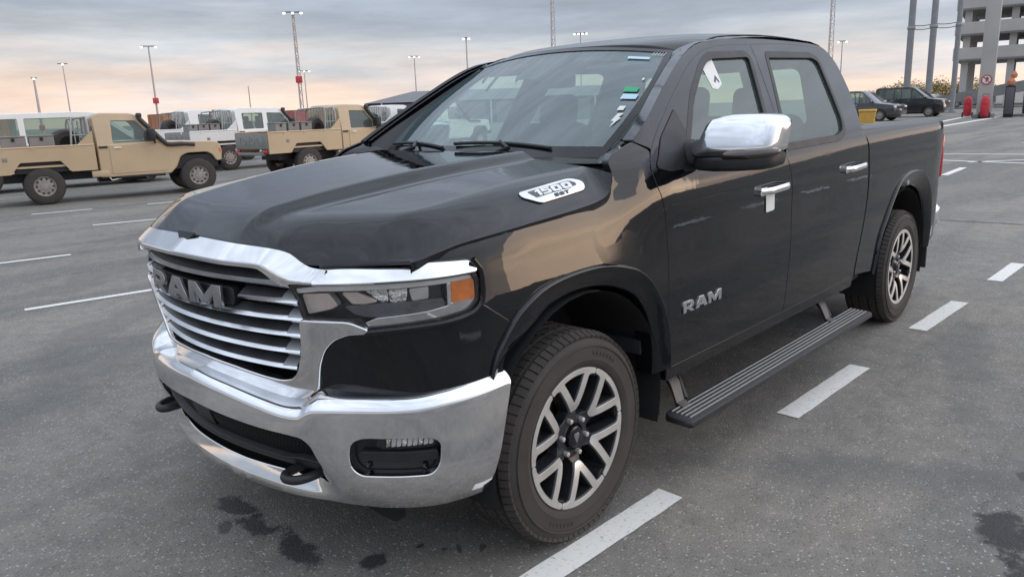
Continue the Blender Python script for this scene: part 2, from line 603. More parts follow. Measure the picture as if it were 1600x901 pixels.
def panel_geo(outline, lift, holes=(), res=0.05, depth=0.02, off=0.0, edge=0.0035, flip=False, extra=()):
    """a sheet cut to an outline (with holes) on a curved surface, its edges rolled over and turned in"""
    loops = []
    o = [Vector(q[:2]) for q in outline]
    if area2(o) < 0:
        o.reverse()
    loops.append(densify(o, res))
    for h in holes:
        h = [Vector(q[:2]) for q in h]
        if area2(h) > 0:
            h.reverse()
        loops.append(densify(h, res))
    pts = []
    edges = []
    for lp in loops:
        b = len(pts)
        pts.extend(lp)
        edges.extend((b+i, b+(i+1) % len(lp)) for i in range(len(lp)))
    nb = len(pts)
    x0 = min(q.x for q in o); x1 = max(q.x for q in o)
    y0 = min(q.y for q in o); y1 = max(q.y for q in o)
    cell = {}
    for q in pts:
        cell.setdefault((int(q.x//res), int(q.y//res)), []).append(q)
    keep = {}
    for q in extra:
        q = Vector(q)
        if not inside(loops[0], q) or any(inside(h, q) for h in loops[1:]):
            continue
        if any((w-q).length < .004 for i in (-1, 0, 1) for j in (-1, 0, 1) for w in cell.get((int(q.x//res)+i, int(q.y//res)+j), ())):
            continue
        pts.append(q)
        keep.setdefault((int(q.x//res), int(q.y//res)), []).append(q)
    for k_, v_ in keep.items():
        cell.setdefault(k_, []).extend(v_)
    x = x0 + res*0.5
    while x < x1:
        y = y0 + res*0.5
        while y < y1:
            q = Vector((x, y))
            ok = inside(loops[0], q) and not any(inside(h, q) for h in loops[1:])
            if ok:
                cx, cy = int(x//res), int(y//res)
                for i in (-1, 0, 1):
                    for j in (-1, 0, 1):
                        for w in cell.get((cx+i, cy+j), ()):
                            if (w-q).length < 0.45*res:
                                ok = False
                if ok:
                    pts.append(q)
            y += res
        x += res
    vs, es, fs, ov, oe, of = delaunay_2d_cdt(pts, edges, [], 1, 1e-6)
    back = {}
    for i, l_ in enumerate(ov):
        for k in l_:
            back[k] = i
    F = []
    for f in fs:
        c = (vs[f[0]]+vs[f[1]]+vs[f[2]])/3
        if inside(loops[0], c) and not any(inside(h, c) for h in loops[1:]):
            a = (vs[f[1]]-vs[f[0]]).cross(vs[f[2]]-vs[f[0]])
            F.append(tuple(f) if a > 0 else tuple(reversed(f)))
    V = []
    N = []
    h = 2e-3
    sg = -1 if flip else 1
    def nor(u, v):
        du = Vector(lift(u+h, v, off)) - Vector(lift(u-h, v, off))
        dv = Vector(lift(u, v+h, off)) - Vector(lift(u, v-h, off))
        n = du.cross(dv)*sg
        return n.normalized() if n.length > 1e-12 else Vector((0, 0, 1))
    for q in vs:
        V.append(Vector(lift(q.x, q.y, off)))
        N.append(nor(q.x, q.y))
    if depth > 0:
        b = 0
        for lp in loops:
            idx = [back[b+i] for i in range(len(lp))]
            b += len(lp)
            n = len(lp)
            r1 = []
            r2 = []
            for i in range(n):
                t1 = (lp[i]-lp[i-1]).normalized()
                t2 = (lp[(i+1) % n]-lp[i]).normalized()
                t = (t1+t2)
                t = t.normalized() if t.length > 1e-6 else t1
                o2 = Vector((t.y, -t.x))
                q = lp[i] + o2*edge
                P0 = V[idx[i]]
                P1 = Vector(lift(q.x, q.y, off-edge))
                P2 = Vector(lift(q.x, q.y, off-depth))
                en = (Vector(lift(lp[i].x+o2.x*0.01, lp[i].y+o2.y*0.01, off)) - P0)
                en = en.normalized() if en.length > 1e-9 else N[idx[i]]
                r1.append(len(V)); V.append(P1); N.append(en)
                r2.append(len(V)); V.append(P2); N.append(en)
            for i in range(n):
                j = (i+1) % n
                F.append((idx[i], r1[i], r1[j], idx[j]))
                F.append((r1[i], r2[i], r2[j], r1[j]))
    if flip:
        F = [tuple(reversed(f)) for f in F]
    return V, F, N
def farside(p):
    # the cab narrows a touch more on its far side
    k = pchip([(1.22, 1.0), (1.42, .915), (1.84, .885), (2.0, .885)])(p.z) if p.z > 1.22 else 1.0
    return Vector((p.x, -p.y*k, p.z))
def panel(name, outline, lift, m, parent=None, holes=(), mirror=False, **k):
    V, F, N = panel_geo(outline, lift, holes, **k)
    if mirror:
        V = [farside(v) for v in V]
        N = [Vector((v.x, -v.y, v.z)) for v in N]
        F = [tuple(reversed(f)) for f in F]
    return mk(name, V, F, m, parent, normals=N)
def plane_lift(o, ux, uy):
    o, ux, uy = Vector(o), Vector(ux).normalized(), Vector(uy).normalized()
    n = ux.cross(uy)
    return lambda u, v, off=0: o + ux*u + uy*v + n*off
def prism(name, poly, o, ux, uy, depth, m, parent=None, edge=0.002, res=9.0, holes=()):
    """flat piece with real thickness: front face at the plane, sides going back"""
    V, F, N = panel_geo([Vector(q[:2]) for q in poly], plane_lift(o, ux, uy), holes, res=res, depth=depth, off=depth, edge=edge)
    return mk(name, V, F, m, parent, normals=N)

# ------------------------------------------------------------------ smooth tables
def pchip(tab):
    X = [a for a, b in tab]; Y = [b for a, b in tab]; n = len(X)
    h = [X[i+1]-X[i] for i in range(n-1)]; d = [(Y[i+1]-Y[i])/h[i] for i in range(n-1)]
    s = [0]*n
    s[0] = d[0]; s[-1] = d[-1]
    for i in range(1, n-1):
        if d[i-1]*d[i] > 0:
            w1 = 2*h[i]+h[i-1]; w2 = h[i]+2*h[i-1]
            s[i] = (w1+w2)/(w1/d[i-1]+w2/d[i])
    def f(t):
        if t <= X[0]:
            return Y[0]
        if t >= X[-1]:
            return Y[-1]
        i = bisect(X, t)-1
        q = (t-X[i])/h[i]
        return (1+2*q)*(1-q)**2*Y[i]+q*(1-q)**2*h[i]*s[i]+q*q*(3-2*q)*Y[i+1]+q*q*(q-1)*h[i]*s[i+1]
    return f
def catm(pts, n=12):
    P = [Vector(q) for q in pts]
    P = [P[0]*2-P[1]]+P+[P[-1]*2-P[-2]]
    out = []
    for i in range(1, len(P)-2):
        for k in range(n):
            t = k/n
            out.append((P[i]*2+(P[i+1]-P[i-1])*t+(P[i-1]*2-P[i]*5+P[i+1]*4-P[i+2])*t*t+(P[i]*3-P[i-1]-P[i+1]*3+P[i+2])*t**3)*0.5)
    out.append(P[-2])
    return out
def resample(pts, n):
    pts = [Vector(p) for p in pts]
    L = [0]
    for a, b in zip(pts, pts[1:]):
        L.append(L[-1]+(b-a).length)
    out = []
    for k in range(n):
        t = L[-1]*k/(n-1)
        i = min(max(bisect(L, t)-1, 0), len(pts)-2)
        q = (t-L[i])/max(L[i+1]-L[i], 1e-9)
        out.append(pts[i]+(pts[i+1]-pts[i])*min(q, 1))
    return out
def sstep(a, b, t):
    t = min(max((t-a)/(b-a), 0), 1)
    return t*t*(3-2*t)
def smin(a, b, k):
    h = max(k-abs(a-b), 0)/k
    return min(a, b)-h*h*k*0.25

# ================================================================== the black pickup
# truck space: x runs rearwards from the front axle, -y is its left (near) side, z up
PLAN = pchip([(-.95,.50),(-.90,.56),(-.85,.66),(-.78,.775),(-.70,.855),(-.60,.92),(-.50,.958),(-.38,.982),(-.2,.995),(.2,1.0),(4.25,1.0),(4.42,.992),(4.54,.97),(4.60,.93),(4.63,.88),(4.65,.80)])
ZS = pchip([(-.8,1.145),(-.5,1.168),(-.15,1.20),(.3,1.215),(.6,1.215),(1.7,1.255),(2.8,1.305),(4.4,1.335)])
LOW = pchip([(.3,-.03),(.45,-.012),(.55,-.006),(.70,-.002),(.85,.0),(1.0,-.002),(1.15,.002),(1.4,.004)])
def SW(x, z):
    a = PLAN(x)
    t = z-1.37
    t = .5*(t+math.sqrt(t*t+.0012))
    q = z-.975
    q = .5*(q+math.sqrt(q*q+.0010))
    # the front fender swells out towards the wheel arch
    f = .20*min(q, .28)*(1-sstep(.15, .62, x))*sstep(-.80, -.58, x)
    return smin(a+LOW(z), a+.006-.21*(z-ZS(x))-.22*t-.06*t*t, .012)-f
def side(u, v, off=0.0):
    return (u, -(SW(u, v)+off), v)

class Curve:
    """symmetric plan curve, parameter = arc length from the centre line"""
    def __init__(s, pts):
        full = [Vector((x, -y)) for x, y in pts[:0:-1]]+[Vector(p) for p in pts]
        q = catm(full, 16)
        m = len(q)//2
        s.q = q
        L = [0]
        for a, b in zip(q, q[1:]):
            L.append(L[-1]+(b-a).length)
        s.L = [l-L[m] for l in L]
    def __call__(s, t):
        t = max(min(t, s.L[-1]-1e-6), s.L[0]+1e-6)
        i = min(max(bisect(s.L, t)-1, 0), len(s.q)-2)
        f = (t-s.L[i])/(s.L[i+1]-s.L[i])
        a, b = s.q[i], s.q[i+1]
        def tan(j):
            return (s.q[min(j+1, len(s.q)-1)]-s.q[max(j-1, 0)]).normalized()
        T = tan(i)*(1-f)+tan(i+1)*f
        return a+(b-a)*f, Vector((-T.y, T.x)).normalized()
FC = Curve([(-.945,0),(-.933,.2),(-.897,.4),(-.856,.53),(-.815,.64),(-.75,.755),(-.67,.855),(-.59,.92),(-.50,.958),(-.38,.982),(-.2,.995),(.2,1.0)])
BC = Curve([(-.975,0),(-.964,.2),(-.93,.4),(-.892,.53),(-.845,.65),(-.785,.76),(-.71,.865),(-.62,.945),(-.50,.995),(-.36,1.015),(-.2,1.02)])
RK = pchip([(.65,.065),(.75,.045),(.9,.015),(1.0,0),(1.1,.008),(1.16,.03)])
def front(s, z, off=0.0):
    c, n = FC(s)
    q = c-n*(RK(z)*(1-sstep(.65, 1.15, abs(s)))-off)
    return (q.x, q.y, z)
ZE = pchip([(0,.700),(.2,.690),(.40,.668),(.53,.654),(.56,.655),(.60,.675),(.63,.686),(.79,.698),(.95,.703),(1.07,.716),(1.28,.733)])
BO_OUT = pchip([(.33,.075),(.36,.052),(.40,.028),(.45,.010),(.52,.001),(.60,0),(2,0)])
BO_IN = pchip([(.33,.075),(.345,.055),(.365,.050),(.42,.075),(.46,.045),(.55,.004),(.60,0),(2,0)])
def bump(s, z, off=0.0):
    c, n = BC(s)
    a = abs(s)
    ze = ZE(a)
    k = sstep(.56, .70, a)
    d = BO_IN(z)*(1-k)+BO_OUT(z)*k
    t = z-ze
    back = .5*(t+math.sqrt(t*t+.00009))
    q = c-n*(d+back*1.15-off)
    # a bright chamfer, then a flat ledge running back under the nose
    lim = .020+.009*sstep(.50, .68, a)
    e = back-lim
    e = .5*(e+math.sqrt(e*e+.00002))
    return (q.x, q.y, z-(.95-.40*math.exp(-((a-.60)/.10)**2))*e)

ram = tag(empty('black_pickup_truck'), 'glossy black crew cab pickup with chrome grille and bumper and lowered side step', 'pickup truck')
P = M['paint']
def both(name, outline, lift, m, holes=(), parent=None, **k):
    a = panel(name, outline, lift, m, parent or ram, holes, **k)
    b = panel(name, outline, lift, m, parent or ram, holes, mirror=True, **k)
    return a, b

# ---------------------------------------------------------------- outlines on the body side (x, z)
arch_f_out = [(-.438,.715),(-.420,.780),(-.393,.838),(-.328,.919),(-.269,.961),(-.175,1.001),(-.007,1.021),(.178,1.016),(.342,.975),(.429,.924),(.497,.852),(.565,.742),(.60,.621),(.610,.505)]
arch_f_in = [(-.398,.670),(-.375,.735),(-.300,.812),(-.182,.888),(-.124,.922),(.018,.945),(.192,.928),(.355,.868),(.445,.785),(.497,.665),(.515,.56),(.515,.49)]
arch_r_out = [(3.088,.449),(3.155,.683),(3.300,.864),(3.470,1.005),(3.665,1.060),(3.900,1.057),(4.08,.994),(4.205,.866),(4.269,.62),(4.275,.45)]
arch_r_in = [(3.165,.449),(3.225,.66),(3.345,.80),(3.50,.905),(3.68,.955),(3.86,.945),(4.02,.885),(4.13,.77),(4.19,.60),(4.195,.45)]
def arch_mid(o, i, t=.4):
    a = resample([Vector(p) for p in o], 24)
    b = resample([Vector(p) for p in i], 24)
    return [p+(q-p)*t for p, q in zip(a, b)]
arch_f = arch_mid(arch_f_out, arch_f_in)
arch_r = arch_mid(arch_r_out, arch_r_in)

fender = [(-.636,1.144),(-.614,1.163),(-.526,1.179),(-.388,1.193),(-.203,1.208),(-.126,1.216),(.115,1.231),(.188,1.240),(.242,1.254),(.278,1.285),(.297,1.335),(.288,1.376),
          (.33,1.405),(.445,1.438),(.520,1.404),(.497,1.338),(.511,1.280),(.533,1.236),(.554,1.165),(.586,.979),(.590,.709),(.592,.60),(.592,.50)]
fender += [(p.x, p.y) for p in reversed(arch_f) if p.y > .50 and p.x < .58]
i0 = max(i for i, p in enumerate(fender) if p[0] < -.30 and p[1] > .80 and i > 20)
fender = [p for i, p in enumerate(fender) if not (i > 20 and p[0] < -.325 and p[1] < .905)]
fender += [(-.335,.905),(-.432,.985),(-.426,1.067),(-.436,1.106),(-.454,1.133),(-.55,1.143)]
both('fender', fillet(fender, .012), side, P, res=.045, depth=.03)

door_f = [(.600,.497),(.597,.709),(.593,.979),(.561,1.165,.05),(.540,1.236,.05),(.518,1.280,.03),(.504,1.338,.03),(.528,1.402,.04),(.610,1.472,.05),(.813,1.603,.05),(1.043,1.739,.08),(1.193,1.803,.1),(1.374,1.836,.1),(1.722,1.852,.02),
          (1.724,1.77),(1.682,1.40),(1.678,1.318),(1.752,1.152,.06),(1.766,.854,.08),(1.735,.553,.06),(1.715,.497)]
door_r = [(1.723,.497),(1.743,.553,.06),(1.774,.854,.08),(1.760,1.152,.06),(1.686,1.318),(1.690,1.40),(1.732,1.77),(1.730,1.853),(2.173,1.874,.2),(2.589,1.861,.15),(2.705,1.803,.08),(2.765,1.60,.1),(2.728,1.396,.03),
          (2.80,1.303,.05),(2.868,1.01,.1),(2.80,.78,.1),(2.735,.60,.06),(2.715,.505,.03)]
win_f = [(.735,1.325,.01),(.735,1.335,.02),(.972,1.602,.04),(1.150,1.736,.04),(1.218,1.773,.03),(1.277,1.789,.03),(1.640,1.804,.03),(1.664,1.782,.02),(1.597,1.54),(1.552,1.341,.015)]
win_r = [(1.865,1.806,.015),(2.434,1.817,.04),(2.505,1.790,.05),(2.510,1.455,.04),(2.475,1.385,.04),(2.36,1.358,.03),(1.712,1.349,.015),(1.738,1.45),(1.83,1.70)]
pdf, _ = both('front_door', fillet(door_f, .01), side, P, [fillet(win_f, .01)], res=.05, depth=.03)
pdr, _ = both('rear_door', fillet(door_r, .01), side, P, [fillet(win_r, .01)], res=.05, depth=.03)
# black rubber frames round the door glass
for w in (win_f, win_r):
    wo = fillet(w, .01)
    par = pdf if w is win_f else pdr
    outer = offset_poly(wo, .016)
    panel('window_seal', outer, side, M['plastic'], par, [offset_poly(wo, -.012)], res=.05, depth=.02, off=.003, edge=.004)
    panel('window_seal', outer, side, M['plastic'], ram, [offset_poly(wo, -.012)], mirror=True, res=.05, depth=.02, off=.003, edge=.004)
    panel('window_glass', offset_poly(wo, .004), side, M['window'], par, res=.08, depth=0, off=-.012)
    panel('window_glass', offset_poly(wo, .004), side, M['window'], ram, mirror=True, res=.08, depth=0, off=-.012)
# black mirror sail in the front corner of the door glass
sail = [(.535,1.338,.02),(.62,1.318,.01),(.725,1.322,.01),(.725,1.345,.02),(.82,1.47),(.79,1.555,.01),(.615,1.445,.03)]
both('mirror_sail', fillet(sail, .01), side, M['plastic'], res=.05, depth=.03, off=.006)
# cab shell: rocker, cant rail and rear pillar, with apertures for the doors
cab_o = [(.602,.440),(2.715,.440),(2.735,.50),(2.752,.60,.05),(2.815,.77,.1),(2.885,1.01,.1),(2.818,1.305,.05),(2.748,1.396,.03),(2.770,1.45),(2.790,1.60,.1),(2.762,1.785,.07),(2.66,1.868,.05),(2.45,1.896,.1),
         (2.0,1.900,.2),(1.70,1.886,.2),(1.374,1.868,.1),(1.175,1.838,.1),(1.010,1.772,.1),(.765,1.635,.05),(.540,1.497,.03),(.452,1.444),(.535,1.412)]
cab_near, cab_far = both('cab', fillet(cab_o, .01), side, P, [offset_poly(fillet(door_f, .01), .004), offset_poly(fillet(door_r, .01), .004)], res=.06, depth=.05, off=-.001)
# inner trim behind the doors
for mir in (False, True):
    panel('door_trim', offset_poly(fillet(cab_o, .01), -.012), side, M['cabin'], ram, [fillet(win_f, .01), fillet(win_r, .01)], mirror=mir, res=.08, depth=.03, off=-.045)

# bed side
bed_o = [(2.757,.505),(2.773,.60,.05),(2.835,.77,.1),(2.905,1.01,.1),(2.838,1.305,.05),(2.755,1.388,.02),(3.354,1.386),(4.1,1.380,.2),(4.45,1.372,.06),(4.60,1.345,.05),(4.632,1.25),(4.635,.90),(4.61,.72),(4.58,.52,.03),(4.24,.47)]
bed_o += [(p.x, p.y) for p in reversed(arch_r) if p.y > .47]
bed_o += [(3.10,.47),(2.95,.49)]
both('bed_side', fillet(bed_o, .01), side, P, res=.05, depth=.03)
def flare(o, i, mir):
    n = 40
    A = resample(catm(o, 6), n)
    B = resample(catm(i, 6), n)
    prof = [(-.03,-.006),(-.015,.008),(.02,.0145),(.06,.0165),(.11,.0155),(.50,.001),(.88,-.013),(.95,-.017),(.99,-.024),(1.0,-.032),(1.0,-.10)]
    rows = []
    for a, b in zip(A, B):
        r = []
        for t, off in prof:
            q = a+(b-a)*t
            s = side(q.x, q.y, off)
            r.append(Vector((s[0], s[1]*(-1 if mir else 1), s[2])))
        rows.append(r)
    grid('wheel_arch_flare', rows, P, ram, flip=not mir, sharp=60)
for mir in (False, True):
    flare(arch_f_out, arch_f_in, mir)
    flare(arch_r_out, arch_r_in, mir)
# wheel wells and underside
for xc, rr in ((.06,.50), (3.68,.52)):
    for sg in (-1, 1):
        rows = []
        for k in range(21):
            a = math.radians(-18+k*216/20)
            rows.append([Vector((xc+rr*math.cos(a), sg*yy, .43+rr*math.sin(a))) for yy in (.985, .55)])
        grid('wheel_liner', rows, M['dark'], ram)
        rows = [[Vector((xc, sg*.55, .45)), Vector((xc+rr*math.cos(math.radians(-18+k*216/20)), sg*.55, .43+rr*math.sin(math.radians(-18+k*216/20))))] for k in range(21)]
        grid('wheel_liner', rows, M['dark'], ram)
bm = bmesh.new()
for c, s in (((-.25,0,.52), (1.0,1.08,.34)), ((1.85,0,.50), (2.35,1.86,.16)), ((3.7,0,.58), (1.9,1.08,.34)), ((2.9,0,.42), (.55,1.5,.24)), ((0,0,.36), (.14,1.4,.12)), ((3.672,0,.36), (.16,1.4,.16)), ((3.0,.45,.4), (2.4,.10,.14)), ((3.0,-.45,.4), (2.4,.10,.14)), ((4.45,0,.60), (.30,1.7,.22))):
    bm_box(bm, c, s, bev=.02, seg=1)
from_bm('chassis', bm, M['dark'], ram)
box('air_dam', (-.60,0,.295), (.05,1.36,.16), M['dark'], ram, bev=.01)
for sg in (-1, 1):
    box('mud_guard', (.57, sg*.86,.40), (.02,.22,.22), M['dark'], ram, bev=.004)
    box('mud_guard', (4.30, sg*.87,.40), (.025,.24,.24), M['plastic'], ram, bev=.004)

# ---------------------------------------------------------------- hood
H_XF = pchip([(0,-.906),(.28,-.891),(.47,-.849),(.526,-.829),(.61,-.806),(.70,-.758),(.80,-.700),(.882,-.642)])
H_ZF = pchip([(0,1.204),(.28,1.197),(.47,1.187),(.526,1.177),(.575,1.154),(.615,1.147),(.70,1.151),(.80,1.154),(.882,1.156)])
H_XR = pchip([(0,.315),(.5,.300),(.75,.292),(.90,.290),(1.0,.282)])
H_YC = pchip([(-.648,.878),(-.628,.885),(-.526,.910),(-.388,.935),(-.203,.946),(.12,.948),(.19,.949),(.235,.949),(.262,.947),(.282,.939)])
H_ZC = pchip([(-.648,1.148),(-.628,1.166),(-.526,1.187),(-.388,1.201),(-.203,1.216),(.12,1.240),(.19,1.250),(.235,1.264),(.262,1.288),(.282,1.338)])
H_T = pchip([(-.92,1.258),(-.775,1.290),(-.50,1.336),(-.10,1.381),(.32,1.409)])
H_B = pchip([(-.90,.010),(-.70,.025),(-.40,.031),(0,.029),(.30,.026)])
H_Y1 = pchip([(-.90,.280),(-.75,.312),(-.49,.358),(-.07,.428),(.30,.482)])
def hood_rows():
    us = [0, .004, .012, .024, .04, .06, .082, .106, .132, .16, .19, .225]+[.26+.66*i/24 for i in range(25)]+[.935,.95,.962,.972,.981,.988,.994,1.0]
    rows = []
    for u in us:
        xs = -.648+u*.930
        yc, zc = H_YC(xs), H_ZC(xs)
        half = []
        for seg, k in [(0, i/14) for i in range(14)]+[(1, i/9) for i in range(9)]+[(2, i/12) for i in range(12)]+[(3, i/18) for i in range(19)]:
            x = xs
            for it in range(4):
                y1 = H_Y1(x)
                y2 = y1+.070
                ys = max(yc-.165, y2+.05)
                y = (y1*k, y1+(y2-y1)*k, y2+(ys-y2)*k, ys+(yc-ys)*k)[seg]
                a = y/yc
                xf = H_XF(a*.882)
                x = xf+(H_XR(a)-xf)*u
            z = H_T(x)+.005*min(y/y1, 1)**2
            q = min(max((y-y1)/(y2-y1), 0), 1)
            z -= (H_B(x)+.005)*(.55*q+.45*q*q*(3-2*q))
            z -= .020*min(max((y-y2)/(ys-y2), 0), 1)
            if y > ys:
                q = (y-ys)/(yc-ys)
                w = .22*q+.78*q**1.9
                z = (z-.010*q)*(1-w)+zc*w
            L = .155+.07*sstep(.35, .70, y)
            s_ = min((x-xf)/L, 1)
            zf = H_ZF(a*.882)
            z = zf+(z-zf)*(1-(1-s_)**2.3)
            half.append(Vector((x, y, z)))
        rows.append([Vector((p.x, -p.y, p.z)) for p in half[:0:-1]]+half)
    return rows
HR = hood_rows()
def add_edges(rows, d=.03):
    """turn the border of a grid down a little so the sheet has an edge"""
    def down(p, dx, dy):
        return [p+Vector((dx*.004, dy*.004, -.005)), p+Vector((dx*.004, dy*.004, -d))]
    R = []
    for r in rows:
        a = r[0]; b = r[-1]
        sa = -1 if a.y < 0 else 1
        R.append(list(reversed(down(a, 0, sa)))+r+down(b, 0, -sa))
    first = [p+Vector((-.004, 0, -.006)) for p in R[0]]
    first2 = [p+Vector((.004, 0, -.013)) for p in R[0]]
    last = [p+Vector((.004, 0, -.006)) for p in R[-1]]
    last2 = [p+Vector((.004, 0, -d)) for p in R[-1]]
    return [first2, first]+R+[last, last2]
hood = grid('hood', add_edges(HR), P, ram, sharp=24)
def flipcheck(o):
    me = o.data
    s = sum(p.normal.z*p.area for p in me.polygons)
    if s < 0:
        me.flip_normals()
flipcheck(hood)
# little black keystone of the hood dipping into the chrome bar
prism('hood_emblem', [(-.062,.004),(.062,.004),(.055,-.006),(.024,-.032),(-.024,-.032),(-.055,-.006)], (-.910,0,1.206), (0,-1,0), (.48,0,.88), .006, P, ram, edge=.003)

# black cowl between hood and windshield, and the body-coloured corner pieces
rows = []
for k in range(33):
    y = -.875+1.75*k/32
    a = abs(y)
    xw = .36+.17*(min(a, .75)/.73)**2
    rows.append([Vector((.20+.02*(1-a), y, 1.325-.05*sstep(.5, .9, a))), Vector((.315-.04*a*a, y, 1.345-.035*sstep(.5, .9, a))), Vector((xw-.02, y, 1.380-.012*sstep(.5, .9, a)))])
flipcheck(grid('cowl', rows, M['plastic'], ram))
# ---------------------------------------------------------------- windshield, pillars, roof, rear wall
def ws_bot(t):
    y = .735*t
    return Vector((.365+.165*t*t, y, 1.395-.008*t*t))
def ws_top(t):
    y = .64*t
    return Vector((1.105+.09*t*t, y, 1.868-.05*t*t))
def ws(t, v, off=0.0):
    p = ws_bot(t)*(1-v)+ws_top(t)*v
    p.y *= 1+.075*math.sin(math.pi*min(max(v, 0), 1))
    n = Vector((-.55, .18*t, .80)).normalized()
    return p+n*(off+.02*math.sin(math.pi*v))
T = [i/24*2-1 for i in range(25)]
flipcheck(grid('windshield', [[ws(t, v/10) for t in T] for v in range(11)], M['windshield'], ram))
def ws_band(t0, t1, v0, v1, m=None, name='windshield_border', off=.004):
    k = max(2, int(abs(t1-t0)*14))
    kv = max(2, int(abs(v1-v0)*14))
    rows = [[ws(t0+(t1-t0)*i/k, v0+(v1-v0)*j/kv, off) for i in range(k+1)] for j in range(kv+1)]
    o = grid(name, rows, m or M['gloss_black'], ram)
    flipcheck(o)
    return o
ws_band(-1, 1, .965, 1.0)
ws_band(-1, 1, -.03, .055)
ws_band(-1, -.955, .05, .965)
ws_band(.955, 1, .05, .965)
def pillar(mir):
    D = [(.445,1.438),(.540,1.497),(.765,1.635),(1.010,1.772),(1.175,1.838),(1.30,1.858)]
    A = [Vector(side(x-.0, z, -.001)) for x, z in D]
    B = [ws(-1, v) for v in (0.0, .16, .42, .72, .93, 1.0)]
    rows = []
    for a, b in zip(resample(catm(A, 5), 25), resample(catm(B, 5), 25)):
        m_ = (a+b)*.5+((a-b).cross(Vector((.79,.0,.6)))).normalized()*.0
        n = Vector((-.62,-.62,.48)).normalized()
        m_ = (a+b)*.5+n*((a-b).length*.26)
        rows.append([(a*(1-t)**2+m_*(2*t*(1-t))+b*t*t) for t in [i/10 for i in range(11)]])
    if mir:
        rows = [[farside(p) for p in r] for r in rows]
    flipcheck(grid('windshield_pillar', rows, P, ram))
pillar(False)
pillar(True)
def cowl_corner(mir):
    s = -1
    E = [(.288,1.376),(.33,1.405),(.445,1.438)]
    A = [Vector(side(*p)) for p in E]
    B = [Vector((.302,-.870,1.368)), Vector((.38,-.80,1.380)), ws(-1, 0.0)]
    rows = []
    for i_, (a, b) in enumerate(zip(resample(catm(A, 4), 9), resample(catm(B, 4), 9))):
        m_ = (a+b)*.5+Vector((-.62,-.62,.48)).normalized()*((a-b).length*(.14+.12*i_/8))
        rows.append([(a*(1-t)**2+m_*(2*t*(1-t))+b*t*t) for t in [i/8 for i in range(9)]])
    if mir:
        rows = [[farside(p) for p in r] for r in rows]
    flipcheck(grid('fender_corner', rows, P, ram))
cowl_corner(False)
cowl_corner(True)

# roof
def roof_rows():
    zc = pchip([(1.105,1.870),(1.16,1.886),(1.30,1.910),(1.5,1.928),(1.75,1.938),(2.05,1.938),(2.35,1.926),(2.58,1.903),(2.70,1.872),(2.745,1.845)])
    ze = pchip([(1.105,1.748),(1.16,1.790),(1.25,1.836),(1.36,1.868),(1.62,1.886),(2.0,1.902),(2.4,1.900),(2.62,1.878),(2.70,1.85),(2.745,1.815)])
    rows = []
    for f in (0, .012, .03, .06, .11, .18, .27, .38, .5, .62, .74, .84, .91, .96, .985, 1):
        row = []
        for i in range(41):
            t = i/20-1
            k = 1-sstep(0, .45, f)
            bow = .09*min(abs(t)*.80/.64, 1.12)**2*k
            x = 1.105+f*(2.745-1.105)
            xe = x+bow
            we = SW(max(xe, 1.25), 1.862)-.008
            y = t*we
            e = abs(t)
            z = zc(x)
            zz = z-(z-ze(x))*(.28*e*e+.72*e**7)
            p = Vector((xe, y, zz))
            if y > 0:
                p = farside(Vector((p.x, -p.y, p.z)))
            row.append(p)
        rows.append(row)
    # a short front lip that goes down behind the glass edge
    return [[p+Vector((.006, 0, -.018)) for p in rows[0]]]+rows
rr = roof_rows()
roof = grid('roof', rr, P, ram)
flipcheck(roof)
# seam line along the roof rail (ditch moulding)
for sg in (-1, 1):
    path = [Vector((p.x, sg*abs(p.y)*.955, p.z+.004+.0)) for p in [r[1] for r in rr]]
    path = []
    for r in rr:
        a, b = r[1], r[2]
        q = a*.85+b*.15
        path.append(Vector((q.x, sg*abs(q.y), q.z+.001)))
    tube('roof_moulding', catm(path, 4), .0035, M['plastic'], ram, seg=6)
flipcheck(grid('headliner', [[Vector((p.x, p.y*.96, p.z-.05)) for p in r] for r in rr], M['headliner'], ram))
# rear wall with its window
def rear(u, v, off=0.0):
    x = 2.795-.10*max(v-1.40, 0)-.25*max(v-1.70, 0)**2
    u = u*(1 if u < 0 else pchip([(1.22, 1.0), (1.42, .915), (1.84, .885), (2.0, .885)])(v))
    k = abs(u)/.9
    return (x-.03*k*k+off, u, v)
rw_o = [(-.93,.55),(.93,.55),(.93,1.36),(.875,1.55),(.775,1.82,.06),(.6,1.868,.1),(-.6,1.868,.1),(-.775,1.82,.06),(-.875,1.55),(-.93,1.36)]
rwin = [(-.66,1.42,.05),(.66,1.42,.05),(.60,1.765,.06),(-.60,1.765,.06)]
panel('rear_cab_wall', fillet(rw_o, .02), rear, P, ram, [fillet(rwin, .05)], res=.09, depth=.03)
panel('rear_window', fillet(rwin, .05), rear, M['window'], ram, res=.1, depth=0, off=-.006)

